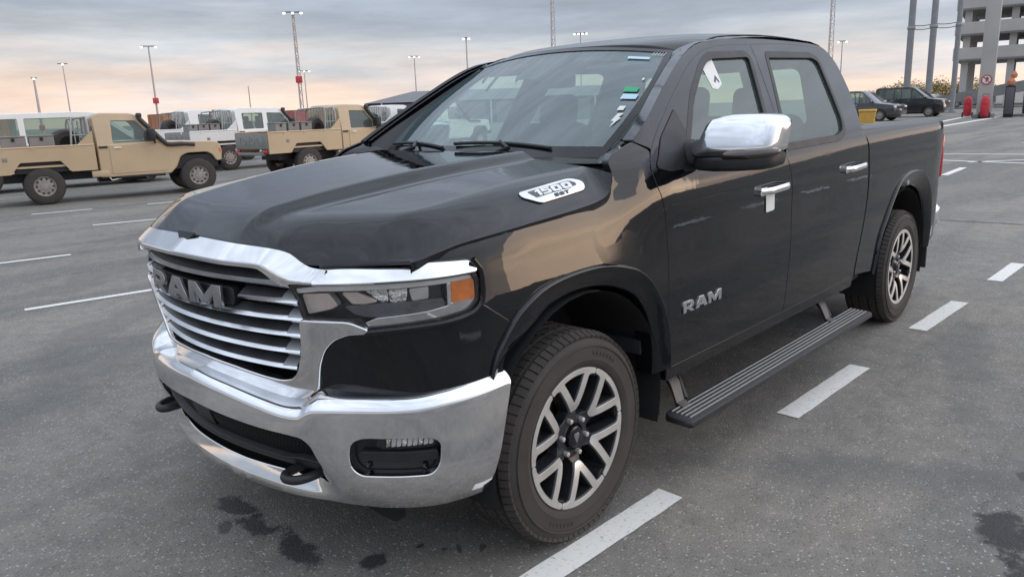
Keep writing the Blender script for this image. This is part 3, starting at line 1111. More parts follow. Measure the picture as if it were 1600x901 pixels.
# ---------------------------------------------------------------- cabin
box('cabin_floor', (1.6,0,.60), (2.2,1.84,.06), M['cabin'], ram)
def dash():
    rows = []
    for k in range(25):
        y = -.90+1.8*k/24
        bow = .10*(y/.8)**2
        rows.append([Vector((.30+bow,y,1.36)), Vector((.55+bow*.8,y,1.372)), Vector((.80+bow*.3,y,1.365)), Vector((.90,y,1.33)), Vector((.92,y,1.20)), Vector((.86,y,.95)), Vector((.80,y,.62))])
    flipcheck(grid('dashboard', rows, M['cabin'], ram))
dash()
prism('paper_on_dash', [(-.13,-.09),(.13,-.09),(.12,.09),(-.12,.09)], (.66,-.30,1.374), (.12,-1,0), (1,.12,.0), .004, M['paper'], ram)
def seat(x, y, w=.52, rear_=False):
    s = empty('rear_seat' if rear_ else 'front_seat', (x, y, .56), 0, ram)
    def soft(name, c, sz, rot, m, b):
        bm = bmesh.new()
        bm_box(bm, c, sz, rot, b, 4)
        return from_bm(name, bm, m, s, sharp=80)
    soft('cushion', (0,0,.26), (.52,w,.18), Matrix.Rotation(-.10,3,'Y'), M['seat'], .06)
    soft('backrest', (.36,0,.60), (.16,w,.68), Matrix.Rotation(.22,3,'Y'), M['seat'], .07)
    for yy in ((0,) if not rear_ else (-.42,.42)):
        soft('headrest', (.47,yy,1.00), (.10,.27,.20), Matrix.Rotation(.15,3,'Y'), M['seat'], .05)
        for dy in (-.05, .05):
            tube('headrest_post', [(.44,yy+dy,.84),(.455,yy+dy,.95)], .006, M['satin'], s)
    return s
seat(1.18,-.44)
seat(1.18,.44)
seat(2.02,0,1.5,True)
box('centre_console', (1.1,0,.85), (.7,.26,.42), M['cabin'], ram, bev=.03)
# steering wheel
sw = empty('steering_wheel', (.98,-.44,1.235), 0, ram)
sw.rotation_euler = (0, math.radians(-62), 0)
ring = [Vector((.19*math.cos(a), .19*math.sin(a), 0)) for a in [2*math.pi*i/32 for i in range(33)]]
tube('steering_rim', ring, .014, M['plastic'], sw)
tubes('steering_spoke', [[(0,0,-.02),(.18,0,0)], [(0,0,-.02),(-.09,.16,0)], [(0,0,-.02),(-.09,-.16,0)]], .014, M['plastic'], sw)
box('steering_hub', (0,0,-.01), (.13,.15,.04), M['plastic'], sw, bev=.015)
# camera pod and inside mirror at the top of the windshield
def pod():
    rows = []
    for j in range(9):
        v = .985-.30*j/8
        w = .20*(1-.25*j/8) if j < 8 else .12
        rows.append([ws(t, v, -.012-(.0 if abs(i-6) < 6 else .03)) for i, t in enumerate([w*(k/6-1) for k in range(13)])])
    flipcheck(grid('camera_pod', rows, M['plastic'], ram))
pod()
im = box('inside_mirror', (1.06,-.02,1.715), (.035,.25,.075), M['plastic'], ram, Matrix.Rotation(.2,3,'Z'), .015)
for sg in (-1,):
    box('sun_visor', (1.19, sg*.36, 1.80), (.16,.36,.016), M['headliner'], ram, Matrix.Rotation(-.5,3,'Y'), .005)

# stickers and papers on the glass
def sticker(name, t0, t1, v0, v1, m, sk=.0):
    ws_poly(name, [(t0, v0), (t1, v0+sk), (t1, v1+sk), (t0, v1)], m)
def ws_poly(name, pts, m, off=.006):
    V = [ws(t, v, off) for t, v in pts]
    o = mk(name, V, [tuple(range(len(V)))], m, ram)
    flipcheck(o)
sticker('green_sticker', -.83, -.915, .515, .562, M['green'])
sticker('pale_sticker', -.845, -.935, .448, .495, M['bluewhite'])
sticker('small_sticker', -.875, -.910, .348, .385, M['paper'])
sticker('top_sticker', -.715, -.870, .865, .892, M['bluewhite'])
ws_poly('arrow_sticker', [(-.895,.318),(-.925,.325),(-.915,.285),(-.93,.285),(-.905,.205),(-.905,.255),(-.888,.255)], M['paper'])
ws_poly('round_sticker', [(-.905+.007*math.cos(a*math.pi/5), .645+.012*math.sin(a*math.pi/5)) for a in range(10)], M['paper'])
for k in range(5):      # scribbled chalk figures in the top corner
    t = -.875-.020*k
    for a, b in (((t, .915), (t-.012, .955)), ((t-.012, .955), (t-.004, .93))):
        ws_poly('chalk_mark', [(a[0], a[1]), (a[0]+.003, a[1]), (b[0]+.003, b[1]), (b[0], b[1])], M['paper'], .007)
paper_w = [(1.165,1.775),(1.295,1.782),(1.30,1.66),(1.245,1.635),(1.20,1.64)]
pw_ = panel('window_paper', paper_w, side, M['paper'], pdf, res=.1, depth=.0, off=-.010)
panel('paper_drawing', [(1.235,1.672),(1.262,1.70),(1.282,1.672),(1.275,1.665),(1.262,1.685),(1.245,1.665)], side, M['ink'], pdf, res=.1, depth=0, off=-.008)

# wipers
for y0, y1, dz in ((-.50,.03,.0), (.10,.62,.0)):
    w = empty('wiper', (0,0,0), 0, ram)
    a = ws(y0/.735, .03, .012)
    b = ws(y1/.735, .055, .016)
    pts = [a+(b-a)*t+Vector((0,0,.012*math.sin(math.pi*t))) for t in [i/10 for i in range(11)]]
    tube('wiper_blade', pts, .008, M['plastic'], w)
    c = ws((y0*.75+y1*.25)/.735, -.02, .03)
    tube('wiper_arm', [c+Vector((-.05,.12,-.02)), c+Vector((.0,.04,.012)), a+(b-a)*.5+Vector((0,0,.02))], [.014,.011,.007], M['plastic'], w)

# ---------------------------------------------------------------- front end
fk = dict(flip=True)
def fpanel(name, o, m, parent=None, holes=(), r=.008, far=True, **k):
    """panel on the nose, outline given for the near side (s < 0)"""
    k.setdefault('res', .045)
    oo = fillet(o, r)
    a = panel(name, oo, front, m, parent or ram, [fillet(h, r) for h in holes], flip=True, **k)
    if far:
        # the far side is the mirror image
        panel(name, oo, front, m, ram, [fillet(h, r) for h in holes], flip=True, mirror=True, **k)
    return a
# body-coloured fascia below the lamp
fascia = [(-.795,.940),(-1.036,.958),(-1.135,.975),(-1.172,.997),(-1.300,.905),(-1.270,.845),(-1.245,.775),(-1.25,.70),(-.92,.665),(-.64,.645),(-.56,.645),(-.575,.69),(-.590,.735),(-.620,.816),(-.655,.880),(-.690,.915),(-.745,.937)]
fpanel('front_fascia', fascia, P, depth=.04, edge=.007)
# body-coloured raised rim round the lamp
for mir in (1, -1):
    pts = [front(s, z, .002) for s, z in [(-.80,.936),(-.90,.946),(-1.036,.956),(-1.125,.970),(-1.165,.992),(-1.178,1.02),(-1.180,1.07),(-1.172,1.11),(-1.150,1.142)]]
    tube('headlight_surround', catm([(x, y*mir, z) for x, y, z in pts], 6), .010, P, ram, seg=10)
# lamp
lens_o = [(-.548,1.073),(-.65,1.088),(-.9,1.097),(-1.152,1.104,.02),(-1.168,1.067),(-1.168,1.012,.02),(-1.132,.981,.02),(-1.036,.966),(-.806,.944),(-.785,.972),(-.592,.970),(-.575,1.03)]
def headlight(mir):
    h = empty('headlight', (0,0,0), 0, ram)
    def pn(name, o, m, **k):
        k.setdefault('res', .05)
        panel(name, fillet(o, .006), front, m, h, flip=True, mirror=mir, **k)
    pn('lamp_housing', offset_poly(fillet(lens_o, .006), .006), M['gloss_black'], off=-.055, depth=0)
    pn('lamp_frame', offset_poly(fillet(lens_o, .006), .004), M['gloss_black'], off=-.004, depth=.05, holes=[offset_poly(fillet(lens_o, .006), -.006)])
    pn('lamp_lens', lens_o, M['lens'], off=.0, depth=.01)
    pn('light_bar', [(-.560,1.064),(-.65,1.076),(-.9,1.085),(-1.150,1.094),(-1.150,1.082),(-.9,1.072),(-.65,1.063),(-.565,1.052)], M['lampwhite'], off=-.012, depth=.03)
    pn('corner_reflector', [(-.585,1.046),(-.680,1.052),(-.708,1.018),(-.690,1.008),(-.603,.988)], M['lampgrey'], off=-.018, depth=.03)
    pn('inner_bezel', [(-.730,1.056),(-1.050,1.066),(-1.056,1.015),(-.90,.985),(-.775,.985),(-.745,1.02)], M['wheel_dark'], off=-.045, depth=.01)
    # faceted bowls behind a dark web
    pn('lamp_floor', [(-.735,1.012),(-.80,1.018),(-1.05,1.026),(-1.060,1.010),(-.99,.988),(-.80,.982),(-.765,.990)], M['smoke'], off=-.024, depth=.02)
    pn('corner_facet', [(-.728,1.055),(-.775,1.057),(-.838,1.030),(-.800,1.024),(-.760,1.024)], M['lampgrey'], off=-.022, depth=.012)
    for a, b, c_, d_ in ((-.800,-.868,-.872,-.850), (-.876,-.936,-.930,-.880)):
        pn('reflector_bowl', [(a,1.060),(b,1.063),(c_,1.026),(d_,1.026)], M['facet'], off=-.036, depth=.012)
    pn('outer_reflector', [(-.945,1.062),(-1.006,1.066),(-1.004,1.032),(-.952,1.028)], M['chrome'], off=-.030, depth=.012)
    pn('turn_lamp', [(-1.078,1.076),(-1.155,1.080),(-1.157,1.020),(-1.150,1.016),(-1.078,1.014)], M['amber'], off=-.010, depth=.02)
    pn('turn_lamp_frame', [(-1.066,1.074),(-1.074,1.075),(-1.074,1.006),(-1.066,1.002)], M['satin'], off=-.010, depth=.02)
    pn('lower_chrome', [(-.797,.962),(-.84,.979),(-1.00,.994),(-1.060,1.004),(-1.083,1.014),(-1.157,1.018),(-1.160,1.003),(-1.128,.986),(-1.036,.971),(-.810,.949)], M['chrome'], off=-.010, depth=.03)
headlight(False)
headlight(True)
# chrome strip over the lamp
trim = [(-.648,1.092),(-.9,1.101),(-1.155,1.108),(-1.162,1.118,.01),(-1.142,1.136,.01),(-.90,1.146),(-.672,1.140),(-.655,1.130)]
def trim_lift(s_, z, off=0.0):
    return front(s_, z, off+(1.121-z)*.75)
for mir in (False, True):
    panel('headlight_trim', fillet(trim, .006), trim_lift, M['chrome'], ram, mirror=mir, res=.02, depth=.03, off=-.016 if mir else .002, edge=.006, flip=True)

# chrome upper bar of the grille
def bar():
    hood_e = pchip([(0,-.906),(.28,-.891),(.47,-.849),(.526,-.829),(.60,-.812),(.68,-.782)])
    hood_z = pchip([(0,1.203),(.28,1.196),(.47,1.186),(.526,1.176),(.575,1.150),(.615,1.134),(.68,1.128)])
    lip_x = pchip([(0,-.940),(.28,-.920),(.47,-.872),(.53,-.856),(.60,-.834),(.68,-.799)])
    lip_z = pchip([(0,1.142),(.28,1.139),(.45,1.136),(.49,1.128),(.54,1.106),(.575,1.094),(.68,1.094)])
    low_z = pchip([(0,1.128),(.28,1.124),(.45,1.120),(.485,1.106),(.52,1.084),(.545,1.076),(.58,1.082),(.68,1.086)])
    rows = []
    for k in range(73):
        y = -.66+1.32*k/72
        a = abs(y)
        h = Vector((hood_e(a), y, hood_z(a)))
        k_ = 1-sstep(.50, .66, a)
        l_ = Vector((lip_x(a)-.032*k_, y, lip_z(a)+.012*k_))
        w = Vector((lip_x(a)-.032*k_, y, low_z(a)+.011*k_))
        rows.append([h+Vector((.03,0,-.03)), h+Vector((.003,0,-.003)), h+(l_-h)*.06+Vector((-.001,0,.002)), h+(l_-h)*.5+Vector((-.001,0,.0015)), h+(l_-h)*.94+Vector((0,0,.0005)), l_, l_+Vector((-.0015,0,-.004)), w+Vector((-.001,0,.003)), w, w+Vector((.012,0,-.002)), w+Vector((.06,0,.0))])
    grid('grille_top_bar', rows, M['chrome'], ram, sharp=22)
bar()
# chrome U frame of the grille
half_out = [(-.805,.946),(-.752,.968),(-.592,.966)]
u_in = [(-.584,.955),(-.566,.861),(-.532,.785),(-.500,.750,.02),(-.45,.738,.03),(-.36,.742),(-.2,.756),(0,.762)]
u_out = [(0,.710),(-.2,.703),(-.33,.688),(-.44,.680),(-.515,.684),(-.588,.728),(-.617,.816),(-.650,.875),(-.690,.912),(-.745,.934),(-.805,.938)]
full = u_out + half_out + u_in
full = full[:1] + full[1:]
left = [(s, z) for s, z, *r in full if s != 0]
poly = [(0,.710)] + u_out[1:] + half_out + u_in[:-1] + [(0,.762)]
mirror_part = [tuple([-p[0]]+list(p[1:])) for p in reversed(u_out[1:] + half_out + u_in[:-1])]
poly = poly + mirror_part
panel('grille_frame', fillet(poly, .02), front, M['chrome'], ram, res=.04, depth=.05, off=.012, edge=.008, flip=True)
# bright inner bevel of the lower bar, facing up
rows = []
for k in range(41):
    s_ = -.455+.91*k/40
    a = abs(s_)
    zt = pchip([(0,.762),(.2,.756),(.36,.742),(.46,.738)])(a)
    e = 1-sstep(.42, .455, a)
    rows.append([front(s_, zt+.004, -.040), front(s_, zt-.004*e, -.002), front(s_, zt-.022*e, .0135), front(s_, zt-.024*e, .010)])
flipcheck(grid('grille_bead', rows, M['chrome'], ram, sharp=40))
# black backing and slats
back_o = [(-.64,1.10),(.64,1.10),(.60,.73),(.40,.70),(-.40,.70),(-.60,.73)]
panel('grille_backing', fillet(back_o, .02), front, M['dark'], ram, res=.09, depth=0, off=-.10, flip=True)
panel('radiator_shroud', [(-.62,1.12),(.62,1.12),(.60,1.06),(-.60,1.06)], front, M['plastic'], ram, res=.08, depth=.03, off=-.07, flip=True)
def slat(z, smax, gap=0.0):
    sp = []
    if gap:
        sp = [(-smax, -gap), (gap, smax)]
    else:
        sp = [(-smax, smax)]
    for a, b in sp:
        top = []; edge_ = []
        n = max(8, int((b-a)*34))
        for i in range(n+1):
            s = a+(b-a)*i/n
            e = min(abs(s)/smax, 1)
            tip = max(0, 1-max(0, abs(s)-smax+.045)/.045*.0)
            th = .0055+.004*sstep(.80, .97, e)
            q = 0.0
            if gap:
                q = sstep(gap, gap+.10, abs(s))
                th *= .25+.75*q
            f0 = Vector(front(s, z-th, -.006))
            f1 = Vector(front(s, z+th, -.004))
            fm = Vector(front(s, z, .003))
            r0 = Vector(front(s, z+.031, -.046))
            r1 = Vector(front(s, z-.004, -.058))
            top.append([f1, f1+(r0-f1)*.5+Vector((0,0,.003)), r0, r1, f0])
            edge_.append([r0*.1+f0*.9+Vector((.004,0,0)), f0, fm, f1, f1*.86+r0*.14+Vector((0,0,.0015))])
        o = grid('grille_slat', top, M['slat'], ram, closed=True, sharp=30)
        c = grid('slat_edge', edge_, M['satin'], o, sharp=40)
        # polished slanted end caps
        for i0, i1 in (((0, max(2, n//14)) if not gap or a < 0 else (0, 0)), ((n-max(2, n//14), n) if not gap or b > 0 else (0, 0))):
            if i0 != i1:
                rows = [[v+Vector((-.0015, 0, .0015)) for v in (t[4], t[0], t[1], t[2])] for t in top[i0:i1+1]]
                grid('slat_end', rows, M['slatend'], o, sharp=40)
slat(1.077, .545)
slat(1.022, .578, .315)
slat(.966, .590)
slat(.910, .572)
slat(.850, .548)
slat(.790, .518)
# fine vertical ribs behind the slats
V, F = [], []
for i in range(-24, 25):
    s = i*.0235
    tube_geo([front(s, 1.10, -.075), front(s, .90, -.075), front(s, .70, -.075)], .0035, 4, False, V, F)
mk('grille_ribs', V, F, M['mesh'], ram)['kind'] = 'stuff'

# RAM lettering on the grille: bold block capitals
def letter_polys():
    R = ([(0,0),(.26,0),(.26,.28),(.42,.28),(.70,0),(1.02,0),(.70,.34),(.86,.40),(.95,.52),(.95,.78),(.86,.92),(.70,1.0),(0,1.0)], [[(.26,.50),(.26,.78),(.62,.78),(.68,.72),(.68,.56),(.62,.50)]])
    A = ([(0,0),(.32,0),(.40,.20),(.76,.20),(.84,0),(1.16,0),(.78,1.0),(.38,1.0)], [[(.47,.40),(.58,.72),(.69,.40)]])
    Mm = ([(0,0),(.26,0),(.26,.60),(.54,.10),(.74,.10),(1.02,.60),(1.02,0),(1.28,0),(1.28,1.0),(.98,1.0),(.64,.44),(.30,1.0),(0,1.0)], [])
    return [(R, 1.02), (A, 1.16), (Mm, 1.28)]
def ram_letters(parent, place, width, height, m, depth, gap=.10, name='badge_letter', edge=.003, res=.06):
    L = letter_polys()
    tot = sum(w for _, w in L)+gap*(len(L)-1)
    k = width/tot
    x = 0
    for (o, hs), w in L:
        oo = [Vector(((x+u)*k, v*height)) for u, v in o]
        hh = [[Vector(((x+u)*k, v*height)) for u, v in h] for h in hs]
        V, F, N = panel_geo(oo, place, hh, res=res, depth=depth, off=depth, edge=edge)
        mk(name, V, F, m, parent, normals=N)
        x += w+gap
def grille_place(u, v, off=0.0):
    # reading left to right seen from the front: from +y to -y
    return front(.289-u, .982+v, off+.004)
ram_letters(ram, grille_place, .540, .071, M['letter'], .011, edge=.003)
panel('letter_backing', fillet([(-.285,.990),(.30,.990),(.30,1.045),(-.285,1.045)], .02), front, M['plastic'], ram, res=.06, depth=.03, off=-.012, flip=True)

# ---------------------------------------------------------------- front bumper
def dom(s_list):
    return s_list
top = [(s, ZE(abs(s))+.090+.035*math.exp(-((s+.60)/.10)**2)) for s in [-1.30,-1.2,-1.07,-.95,-.79,-.70,-.66,-.63,-.60,-.57,-.53,-.47,-.40,-.3,-.2,0]]
bot = [(-.62,.350),(-.69,.340),(-.82,.336),(-.94,.341),(-1.07,.349),(-1.20,.358)]
half = [(0,.338),(-.2,.339),(-.4,.342)]+bot+[(-1.215,.372),(-1.307,.74)]+top
poly = half+[(-s, z) for s, z in reversed(half[1:-1])]
fog = [(-.738,.545),(-.748,.590,.03),(-.79,.610,.03),(-1.01,.612,.03),(-1.046,.590,.03),(-1.040,.515,.04),(-1.010,.478,.04),(-.775,.472,.04),(-.742,.500,.03)]
low = [(0,.612),(-.18,.606),(-.36,.598),(-.49,.594),(-.57,.588),(-.607,.565,.03),(-.628,.505),(-.632,.412),(-.60,.412),(-.40,.414),(-.2,.410),(0,.410)]
low_full = low+[tuple([-p[0]]+list(p[1:])) for p in reversed(low[1:-1])]
fogm = [tuple([-p[0]]+list(p[1:])) for p in fog]
bumper = panel('front_bumper', fillet(poly, .012), bump, M['chrome'], ram, [fillet(fog, .03), fillet(fogm, .03), fillet(low_full, .012)], res=.028, depth=.045, edge=.006, flip=True,
    extra=[(.015*i, ZE(abs(.015*i))+t) for i in range(-88, 89) for t in (-.030, -.018, -.010, -.004, .002, .008, .015, .026, .042, .060, .078)])
for mir in (False, True):
    fg = empty('fog_lamp', (0,0,0), 0, ram)
    def bp(name, o, m, r=.01, **k):
        k.setdefault('res', .04)
        panel(name, fillet(o, r), bump, m, fg, flip=True, mirror=mir, **k)
    bp('fog_bezel', fog, M['plastic'], off=-.05, depth=.0)
    bp('fog_lens', [(-.84,.596),(-1.005,.602),(-1.030,.590),(-1.020,.572),(-.86,.566),(-.83,.575)], M['lens'], off=-.020, depth=.03)
    for k in range(9):
        s = -.862-.018*k
        bp('led_facet', [(s,.570+.001*k),(s-.010,.572+.001*k),(s-.015,.598),(s-.004,.597)], M['lampwhite'] if k % 3 else M['facet'], .001, off=-.026, depth=.015)
    bp('fog_shelf', [(-.775,.552),(-1.030,.556),(-1.030,.528),(-.775,.526)], M['plastic'], off=-.018, depth=.03)
    for s in (-.79, -.985):
        c = Vector(bump(s, .498, -.045))
        if mir:
            c.y = -c.y
        lathe('sensor', [(.0,-.006),(.010,-.006),(.012,0)], M['gloss_black'], fg, seg=14).location = c
# lower air intake
panel('lower_intake', offset_poly(fillet(low_full, .012), .02), bump, M['dark'], ram, res=.08, depth=0, off=-.12, flip=True)
V, F = [], []
for i in range(-34, 35):
    s = i*.018
    for dr in (-1, 1):
        a = (s, .60); b = (s+dr*.072, .475)
        if abs(b[0]) < .63:
            tube_geo([bump(a[0], a[1], -.055), bump((a[0]+b[0])/2, (a[1]+b[1])/2, -.055), bump(b[0], b[1], -.055)], .0032, 4, False, V, F)
mk('intake_mesh', V, F, M['mesh'], ram)['kind'] = 'stuff'
panel('number_plate_pad', [(-.02,.60),(.13,.60),(.13,.50),(-.02,.50)], bump, M['plastic'], ram, res=.06, depth=.02, off=-.045, flip=True)
half = [(0,.478),(-.3,.474),(-.45,.470),(-.50,.482),(-.60,.478),(-.62,.465),(-.61,.448),(-.52,.440),(-.45,.448),(-.3,.452),(0,.454)]
panel('intake_bar', fillet(half+[(-s, z) for s, z in reversed(half[1:-1])], .008), bump, M['plastic'], ram, res=.05, depth=.04, off=-.018, flip=True, edge=.006)
for sg in (-1, 1):
    loop = [Vector((-.76, sg*.550, .440)), Vector((-.85, sg*.546, .437)), Vector((-.890, sg*.530, .435)), Vector((-.906, sg*.502, .434)), Vector((-.902, sg*.474, .435)), Vector((-.87, sg*.458, .437)), Vector((-.76, sg*.455, .440))]
    tube('tow_hook', catm(loop, 6), .0160, M['plastic'], ram, seg=10)

# ---------------------------------------------------------------- fender badge and lettering
def hood_at(u, v):
    """point on the near hood side: u 0..1 front to rear, v 0..1 from shoulder to cut line"""
    n = len(HR)-1
    m = len(HR[0])-1
    i = min(max(u*n, 0), n-1e-6)
    j = min(max((3-3*v)*6, 0), m-1e-6)
    a, b = int(i), int(j)
    f, g = i-a, j-b
    p = HR[a][b]*(1-f)*(1-g)+HR[a+1][b]*f*(1-g)+HR[a][b+1]*(1-f)*g+HR[a+1][b+1]*f*g
    return p
from mathutils.bvhtree import BVHTree
bv = BVHTree.FromPolygons([p for r in HR for p in r], [(i*len(HR[0])+j, i*len(HR[0])+j+1, (i+1)*len(HR[0])+j+1, (i+1)*len(HR[0])+j) for i in range(len(HR)-1) for j in range(len(HR[0])-1)])
BO_ = Vector((.022, -.905, 1.325)); BX = Vector((.988, -.035, .105)).normalized()*1.0
BN = Vector((-.10, -.66, .74)).normalized()
BY = BN.cross(BX).normalized()
BN = BX.cross(BY)
hit = bv.ray_cast(BO_+BN*.3, -BN)
if hit[0]:
    BO_ = hit[0]
def badge_lift(u, v, off=0.0):
    p = BO_+BX*(u*.93)+BY*(v*.95)
    h = bv.ray_cast(p+BN*.3, -BN)
    q = h[0] if h[0] else p
    return q+BN*(off+.002)
badge = empty('fender_badge', (0,0,0), 0, ram)
def blp(name, o, m, r=.01, holes=(), **k):
    k.setdefault('res', .02)
    return panel(name, fillet(o, r), badge_lift, m, badge, holes, **k)
blp('badge_plate', [(-.172,.030,.02),(.125,.038,.03),(.172,.004,.02),(.150,-.034,.02),(-.115,-.040,.02),(-.176,.006,.02)], M['satin'], off=.006, depth=.006)
blp('badge_field', [(-.135,.020,.004),(.105,.024,.012),(.128,.006,.008),(.122,-.006,.006),(-.118,-.014,.006)], M['ink'], .004, off=.0072, depth=.001)
DG = {'1': [[(.05,.78),(.34,1.0),(.62,1.0),(.62,0),(.28,0),(.28,.70),(.05,.62)]],
      '5': [[(0,0),(.80,0),(.98,.16),(.98,.50),(.80,.66),(.34,.66),(.34,.76),(.96,.76),(.96,1),(0,1),(0,.44),(.64,.44),(.64,.24),(0,.24)]],
      '0': [[(.16,0),(.90,0),(1.06,.16),(1.06,.84),(.90,1),(.16,1),(0,.84),(0,.16)], [(.36,.28),(.36,.72),(.70,.72),(.70,.28)]],
      'S': [[(0,0),(.80,0),(.98,.16),(.98,.46),(.80,.62),(.30,.62),(.30,.78),(.96,.78),(.96,1),(.16,1),(0,.86),(0,.54),(.16,.40),(.68,.40),(.68,.22),(0,.22)]],
      'T': [[(.32,0),(.64,0),(.64,.76),(.98,.76),(.98,1),(0,1),(0,.76),(.32,.76)]]}
def digits(txt, x, y, w, h, slant, m, off, gap=.14, depth=.0015):
    for c in txt:
        o = DG[c][0]
        wid = max(p[0] for p in o)
        f = lambda p: Vector((x+p[0]*w+p[1]*h*slant, y+p[1]*h))
        panel('badge_character', [f(p) for p in o], badge_lift, m, badge, [[f(p) for p in q] for q in DG[c][1:]], res=.012, off=off, depth=depth, edge=.0006)
        x += (wid+gap)*w
digits('1500', -.112, -.0105, .050, .030, .12, M['lampwhite'], .0092)
digits('SST', -.030, -.0330, .026, .015, .3, M['ink'], .0078, .18, .0006)

# RAM lettering on the front door
ram_letters(pdf, lambda u, v, off=0: side(.705+u, .713+v, off), .325, .048, M['satin'], .006, name='door_letter', edge=.0015, res=.05)

# ---------------------------------------------------------------- door handles and tag
def handle(x0, z0, parent, mir=False):
    h = empty('door_handle', (0,0,0), 0, parent)
    L = .30
    rows = []
    for i in range(15):
        t = i/14
        x = x0+L*t
        e = 4*t*(1-t)
        o = .010+.030*min(1, e*1.6)
        hh = .010+.008*min(1, e*2)
        z = z0+.010*t
        y = -(SW(x, z)+o)
        rows.append([Vector((x, (y+math.cos(a)*-.010), z+hh*math.sin(a))) for a in [2*math.pi*k/10 for k in range(10)]])
    if mir:
        rows = [[Vector((p.x,-p.y,p.z)) for p in r] for r in rows]
    flipped = grid('handle_grip', rows, M['chrome'], h, closed=True, sharp=60)
    panel('handle_cup', [(x0+.0+.15+.15*math.cos(a), z0-.010+.030*math.sin(a)) for a in [2*math.pi*k/24 for k in range(24)]], side, M['gloss_black'], h, mirror=mir, res=.04, depth=.006, off=.003)
    panel('handle_escutcheon', fillet([(x0-.01,z0-.018),(x0+.06,z0-.014),(x0+.06,z0+.016),(x0-.005,z0+.014)], .01), side, M['chrome'], h, mirror=mir, res=.03, depth=.02, off=.020)
handle(1.372, 1.158, pdf)
handle(2.445, 1.176, pdr)
handle(1.372, 1.158, ram, True)
handle(2.445, 1.176, ram, True)
panel('handle_tag', fillet([(1.447,1.139),(1.535,1.142),(1.545,1.056),(1.46,1.052)], .008), side, M['paper'], pdf, res=.03, depth=.002, off=.006)

# ---------------------------------------------------------------- mirrors
def door_mirror(mir):
    r = empty('door_mirror', (0,0,0), 0, ram)
    sg = 1 if mir else -1
    def mm(rows, name, m, closed=True, sharp=50):
        rows = [[Vector((p.x, p.y*(-1 if mir else 1), p.z)) for p in q] for q in rows]
        return grid(name, rows, m, r, closed=closed, sharp=sharp)
    def sect(y, x0, x1, z0, z1, p=4.6, n=44):
        out = []
        for k in range(n):
            a = 2*math.pi*k/n
            c, s = math.cos(a), math.sin(a)
            z = (z0+z1)/2+(z1-z0)/2*math.copysign(abs(s)**(2/p), s)
            # the face leans back towards the top
            out.append(Vector(((x0+x1)/2+(x1-x0)/2*math.copysign(abs(c)**(2/p), c)+.24*max(z-1.37, 0), y, z)))
        return out
    # chrome cap
    S_ = [(-1.006,.745,.86,1.368,1.428),(-1.010,.736,.87,1.362,1.434),(-1.036,.730,.88,1.361,1.440),(-1.046,.728,.89,1.361,1.466),(-1.058,.726,.90,1.361,1.500),(-1.085,.724,.90,1.362,1.522),(-1.16,.722,.90,1.364,1.530),(-1.24,.724,.90,1.367,1.530),(-1.305,.732,.90,1.372,1.526),(-1.330,.748,.90,1.380,1.518),(-1.342,.775,.895,1.392,1.506),(-1.345,.80,.885,1.41,1.49)]
    rows = [sect(*s) for s in S_]
    rows = [[rows[0][0]*0+sum(rows[0], Vector())/44]*44]+rows+[[sum(rows[-1], Vector())/44]*44]
    mm(rows, 'mirror_cap', M['chrome'], sharp=None)
    S_ = [(-1.00,.770,.875,1.314,1.366),(-1.03,.745,.885,1.308,1.368),(-1.10,.728,.895,1.306,1.370),(-1.20,.726,.90,1.310,1.374),(-1.30,.733,.90,1.318,1.380),(-1.332,.755,.895,1.330,1.384),(-1.340,.79,.885,1.345,1.380)]
    rows = [sect(*s) for s in S_]
    rows = [[sum(rows[0], Vector())/44]*44]+rows+[[sum(rows[-1], Vector())/44]*44]
    mm(rows, 'mirror_base', M['plastic'])
    S_ = [(-1.150,.722,.80,1.356,1.386),(-1.165,.716,.80,1.354,1.392),(-1.24,.717,.80,1.356,1.396),(-1.31,.728,.80,1.362,1.400),(-1.345,.758,.80,1.37,1.400),(-1.356,.79,.81,1.38,1.395)]
    rows = [sect(*s, 2.7, 16) for s in S_]
    rows = [[sum(rows[0], Vector())/16]*16]+rows+[[sum(rows[-1], Vector())/16]*16]
    mm(rows, 'mirror_marker_lamp', M['amber_smoke'])
    S_ = [(-.93,.735,.87,1.330,1.432),(-.985,.765,.87,1.326,1.425),(-1.02,.775,.868,1.322,1.420)]
    rows = [sect(*s, 5, 44) for s in S_]
    mm(rows, 'mirror_arm', M['plastic'])
    box('mirror_glass', (.903, sg*1.205, 1.44), (.006,.26,.14), M['lens_dark'], r)
    if mir:      # the far one is folded back along the door
        pv = Vector((.83, .95, 0))
        an = math.radians(-74)
        r.rotation_euler = (0, 0, an)
        r.location = pv-Matrix.Rotation(an, 3, 'Z') @ pv
M['amber_smoke'] = mat('smoked_marker', (0.035, 0.024, 0.018), 0.12, coat=.8)
M['lens_dark'] = mat('mirror_glass', (0.6, 0.62, 0.64), 0.03, 1.0)
door_mirror(False)
door_mirror(True)

